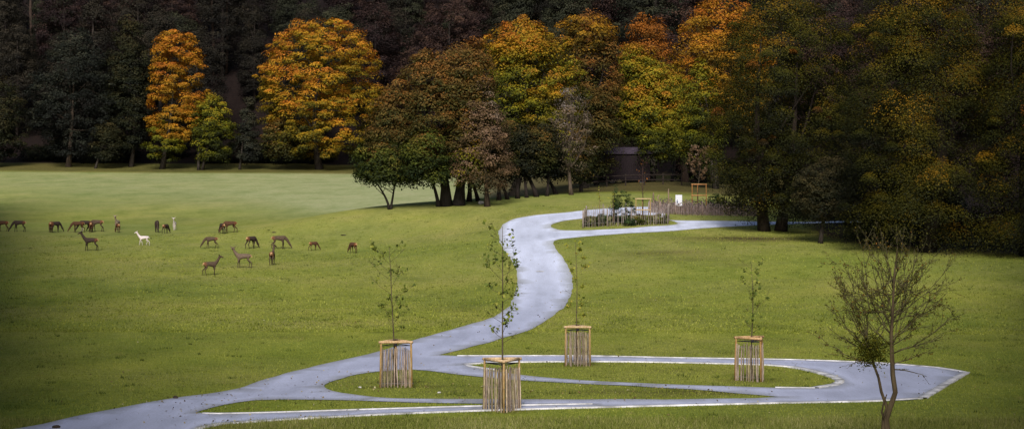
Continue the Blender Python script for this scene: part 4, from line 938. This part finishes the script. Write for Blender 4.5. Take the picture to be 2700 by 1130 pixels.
# ---------------------------------------------------------------- grass blades, leaves and clods
def grass():
    r = np.random.default_rng(3)
    Vs, Cs = [], []
    def lay(n, y0, y1, hmin, hmax, wmin, wmax, pw, stops, filt=None):
        y = y0+(y1-y0)*r.uniform(0,1,n)**pw; x = r.uniform(-.30,.30,n)*y
        P = np.column_stack([x,y]); k = ~on_road(P)
        if filt is not None: k &= filt(P)
        P = P[k]; m = len(P); z = T(P[:,0],P[:,1]); a = r.uniform(0,np.pi,m); w = r.uniform(wmin,wmax,m); h = r.uniform(hmin,hmax,m)
        l = r.normal(0,.35,(m,2))*h[:,None]; dx, dy = np.cos(a)*w/2, np.sin(a)*w/2
        V = np.stack([np.column_stack([P[:,0]-dx,P[:,1]-dy,z-.01]), np.column_stack([P[:,0]+dx,P[:,1]+dy,z-.01]), np.column_stack([P[:,0]+l[:,0],P[:,1]+l[:,1],z+h])],1).reshape(-1,3)
        cl = np.sin(P[:,0]*.9+2*np.sin(P[:,1]*.13))*np.sin(P[:,1]*.45+P[:,0]*.2)
        q = np.clip(.5+.17*cl+r.normal(0,.22,m),0,1); c = grad(stops,q)
        Vs.append(V); Cs.append(np.repeat(c,3,0))
    st = [lin(70,80,24), lin(102,111,38), lin(130,136,50), lin(158,158,80)]
    lay(230000, 55, 100, .03, .075, .012, .035, 1.0, st)
    lay(130000, 98, 190, .04, .10, .03, .09, 1.3, st)
    long_ = [lin(60,70,22), lin(98,104,44), lin(132,132,74), lin(160,152,104)]
    lay(90000, 54, 62.5, .08, .20, .008, .02, 1.0, long_)
    # coarser tufts
    y = r.uniform(58,190,1500); cxy = np.column_stack([r.uniform(-.29,.29,1500)*y, y]); cxy = cxy[~on_road(cxy)]; cxy = cxy[edge_dist(cxy) > .3]
    P = np.repeat(cxy,22,0)+r.normal(size=(len(cxy)*22,2))*np.repeat(r.uniform(.06,.28,len(cxy)),22)[:,None]; m = len(P); z = T(P[:,0],P[:,1]); a = r.uniform(0,np.pi,m); w = r.uniform(.015,.04,m); h = r.uniform(.05,.15,m)
    dx, dy = np.cos(a)*w/2, np.sin(a)*w/2; l = r.normal(0,.4,(m,2))*h[:,None]
    Vs.append(np.stack([np.column_stack([P[:,0]-dx,P[:,1]-dy,z-.01]), np.column_stack([P[:,0]+dx,P[:,1]+dy,z-.01]), np.column_stack([P[:,0]+l[:,0],P[:,1]+l[:,1],z+h])],1).reshape(-1,3))
    Cs.append(np.repeat(grad([lin(48,60,20), lin(80,92,34), lin(132,130,70)], np.repeat(r.uniform(0,1,len(cxy)),22)+r.normal(0,.12,m)),3,0))
    V = np.concatenate(Vs); C = np.concatenate(Cs)
    o = link(bpy.data.objects.new('grass', np_mesh('grass', V, np.arange(len(V)).reshape(-1,3), C, False, M['blade']))); tag(o, 'short olive grass of the meadow and road islands', 'grass', kind='stuff')
    # fallen leaves
    n = 420; y = r.uniform(58,150,n); x = r.uniform(-.27,.27,n)*y
    a = np.array([gd([1000],[970])[0][:2], gd([1500],[985])[0][:2], gd([1980],[600])[0][:2], gd([560],[1012])[0][:2], gd([650],[1065])[0][:2]]); k = r.integers(0,5,420)
    P = np.concatenate([np.column_stack([x,y]), a[k]+r.normal(size=(420,2))*np.array([2.2,1.6])])
    yy = r.uniform(62,150,5200); Q = np.column_stack([r.uniform(-.27,.27,5200)*yy, yy]); Q = Q[on_road(Q)]; Q = Q[edge_dist(Q) < r.exponential(.9,len(Q))][:520]; P = np.concatenate([P, Q])
    z = T(P[:,0],P[:,1])+.045; nn = unit(r.normal(size=(len(P),3))*.5+np.array([0,0,1]))
    pal = [lin(60,44,24), lin(128,110,70), lin(150,136,96), lin(180,172,140)]
    V, Fq, C = leaf_arrays(np.column_stack([P,z]), nn, r.uniform(.05,.12,len(P)), grad(pal, r.uniform(0,1,len(P))**1.3), r, .7)
    o = link(bpy.data.objects.new('fallen_leaves', np_mesh('fallen_leaves', V, Fq, C, False, M['leaf']))); tag(o, 'scattered fallen leaves on grass and road', 'leaves', kind='stuff')
grass()
# clods and stones one can pick out
for i, (px, py, w, h, mt, lab) in enumerate([(148,1128,.13,.07,'soil','dark clod on the grass edge at the bottom left'),(462,1050,.10,.07,'soil','small dark clod on the road edge at the left'),(949,1022,.07,.035,'stone','pale stone on the grass left of the left guard'),(1340,605,.14,.04,'soil','dark clod on the bend of the pale road'),(1158,1036,.07,.04,'stone','pale stone on the grass right of the left guard'),(905,620,.28,.05,'soil','dark low molehill on the meadow above the rightmost deer'),(722,613,.22,.05,'soil','small dark mound on the meadow right of the red deer'),(1268,537,.35,.25,'stone','white stone lying at the foot of the clump of trees'),(1424,596+120,.3,.04,'stone','pale patch stone lying in the middle of the pale road')]):
    X, Y, Z = gp([px],[py])[0]; bm = bmesh.new(); bmesh.ops.create_icosphere(bm, subdivisions=2, radius=1); rr = random.Random(i)
    for v in bm.verts: v.co = Vector((v.co.x*w, v.co.y*w*.8, v.co.z*h))*(1+rr.uniform(-.22,.22))
    me = bpy.data.meshes.new('clod'); bm.to_mesh(me); bm.free(); me.materials.append(M[mt])
    o = link(bpy.data.objects.new('stone' if mt == 'stone' else 'clod', me)); o.location = (X,Y,Z+.02+h*.3); tag(o, lab, 'stone' if mt == 'stone' else 'clod')

# ---------------------------------------------------------------- light, camera
SUN_EL, SUN_AZ = R(35), R(184)                      # azimuth clockwise from +Y (away from the viewer): from behind the camera, a little left
sd = Vector((math.sin(SUN_AZ)*math.cos(SUN_EL), math.cos(SUN_AZ)*math.cos(SUN_EL), math.sin(SUN_EL)))
L = bpy.data.lights.new('sun', 'SUN'); L.energy = 4.4; L.angle = R(22); L.color = (1.0,.95,.88)
lo = link(bpy.data.objects.new('sun', L)); lo.rotation_euler = sd.to_track_quat('Z','Y').to_euler()
w = bpy.data.worlds.new('World'); scene.world = w; w.use_nodes = True; nt = w.node_tree
bg = nt.nodes['Background']; sky = nt.nodes.new('ShaderNodeTexSky'); sky.sky_type = 'NISHITA'; sky.sun_disc = False
sky.sun_elevation = SUN_EL; sky.sun_rotation = SUN_AZ; sky.air_density = 1.0; sky.dust_density = 2.0
nt.links.new(sky.outputs[0], bg.inputs[0]); bg.inputs[1].default_value = 0.10
cam = bpy.data.cameras.new('camera'); cam.sensor_fit = 'HORIZONTAL'; cam.sensor_width = 36; cam.lens = 36*F/2700; cam.shift_y = -(565-YH)*-1/2700*-1
cam.clip_end = 3000; cam.clip_start = .5
co_ = link(bpy.data.objects.new('camera', cam)); co_.location = (0,0,ZC); co_.rotation_euler = (R(90),0,0); scene.camera = co_
scene.view_settings.view_transform = 'Standard'; scene.view_settings.look = 'None'; scene.view_settings.exposure = 0; scene.view_settings.gamma = 1
scene.cycles.max_bounces = 5; scene.cycles.diffuse_bounces = 2; scene.cycles.transmission_bounces = 2
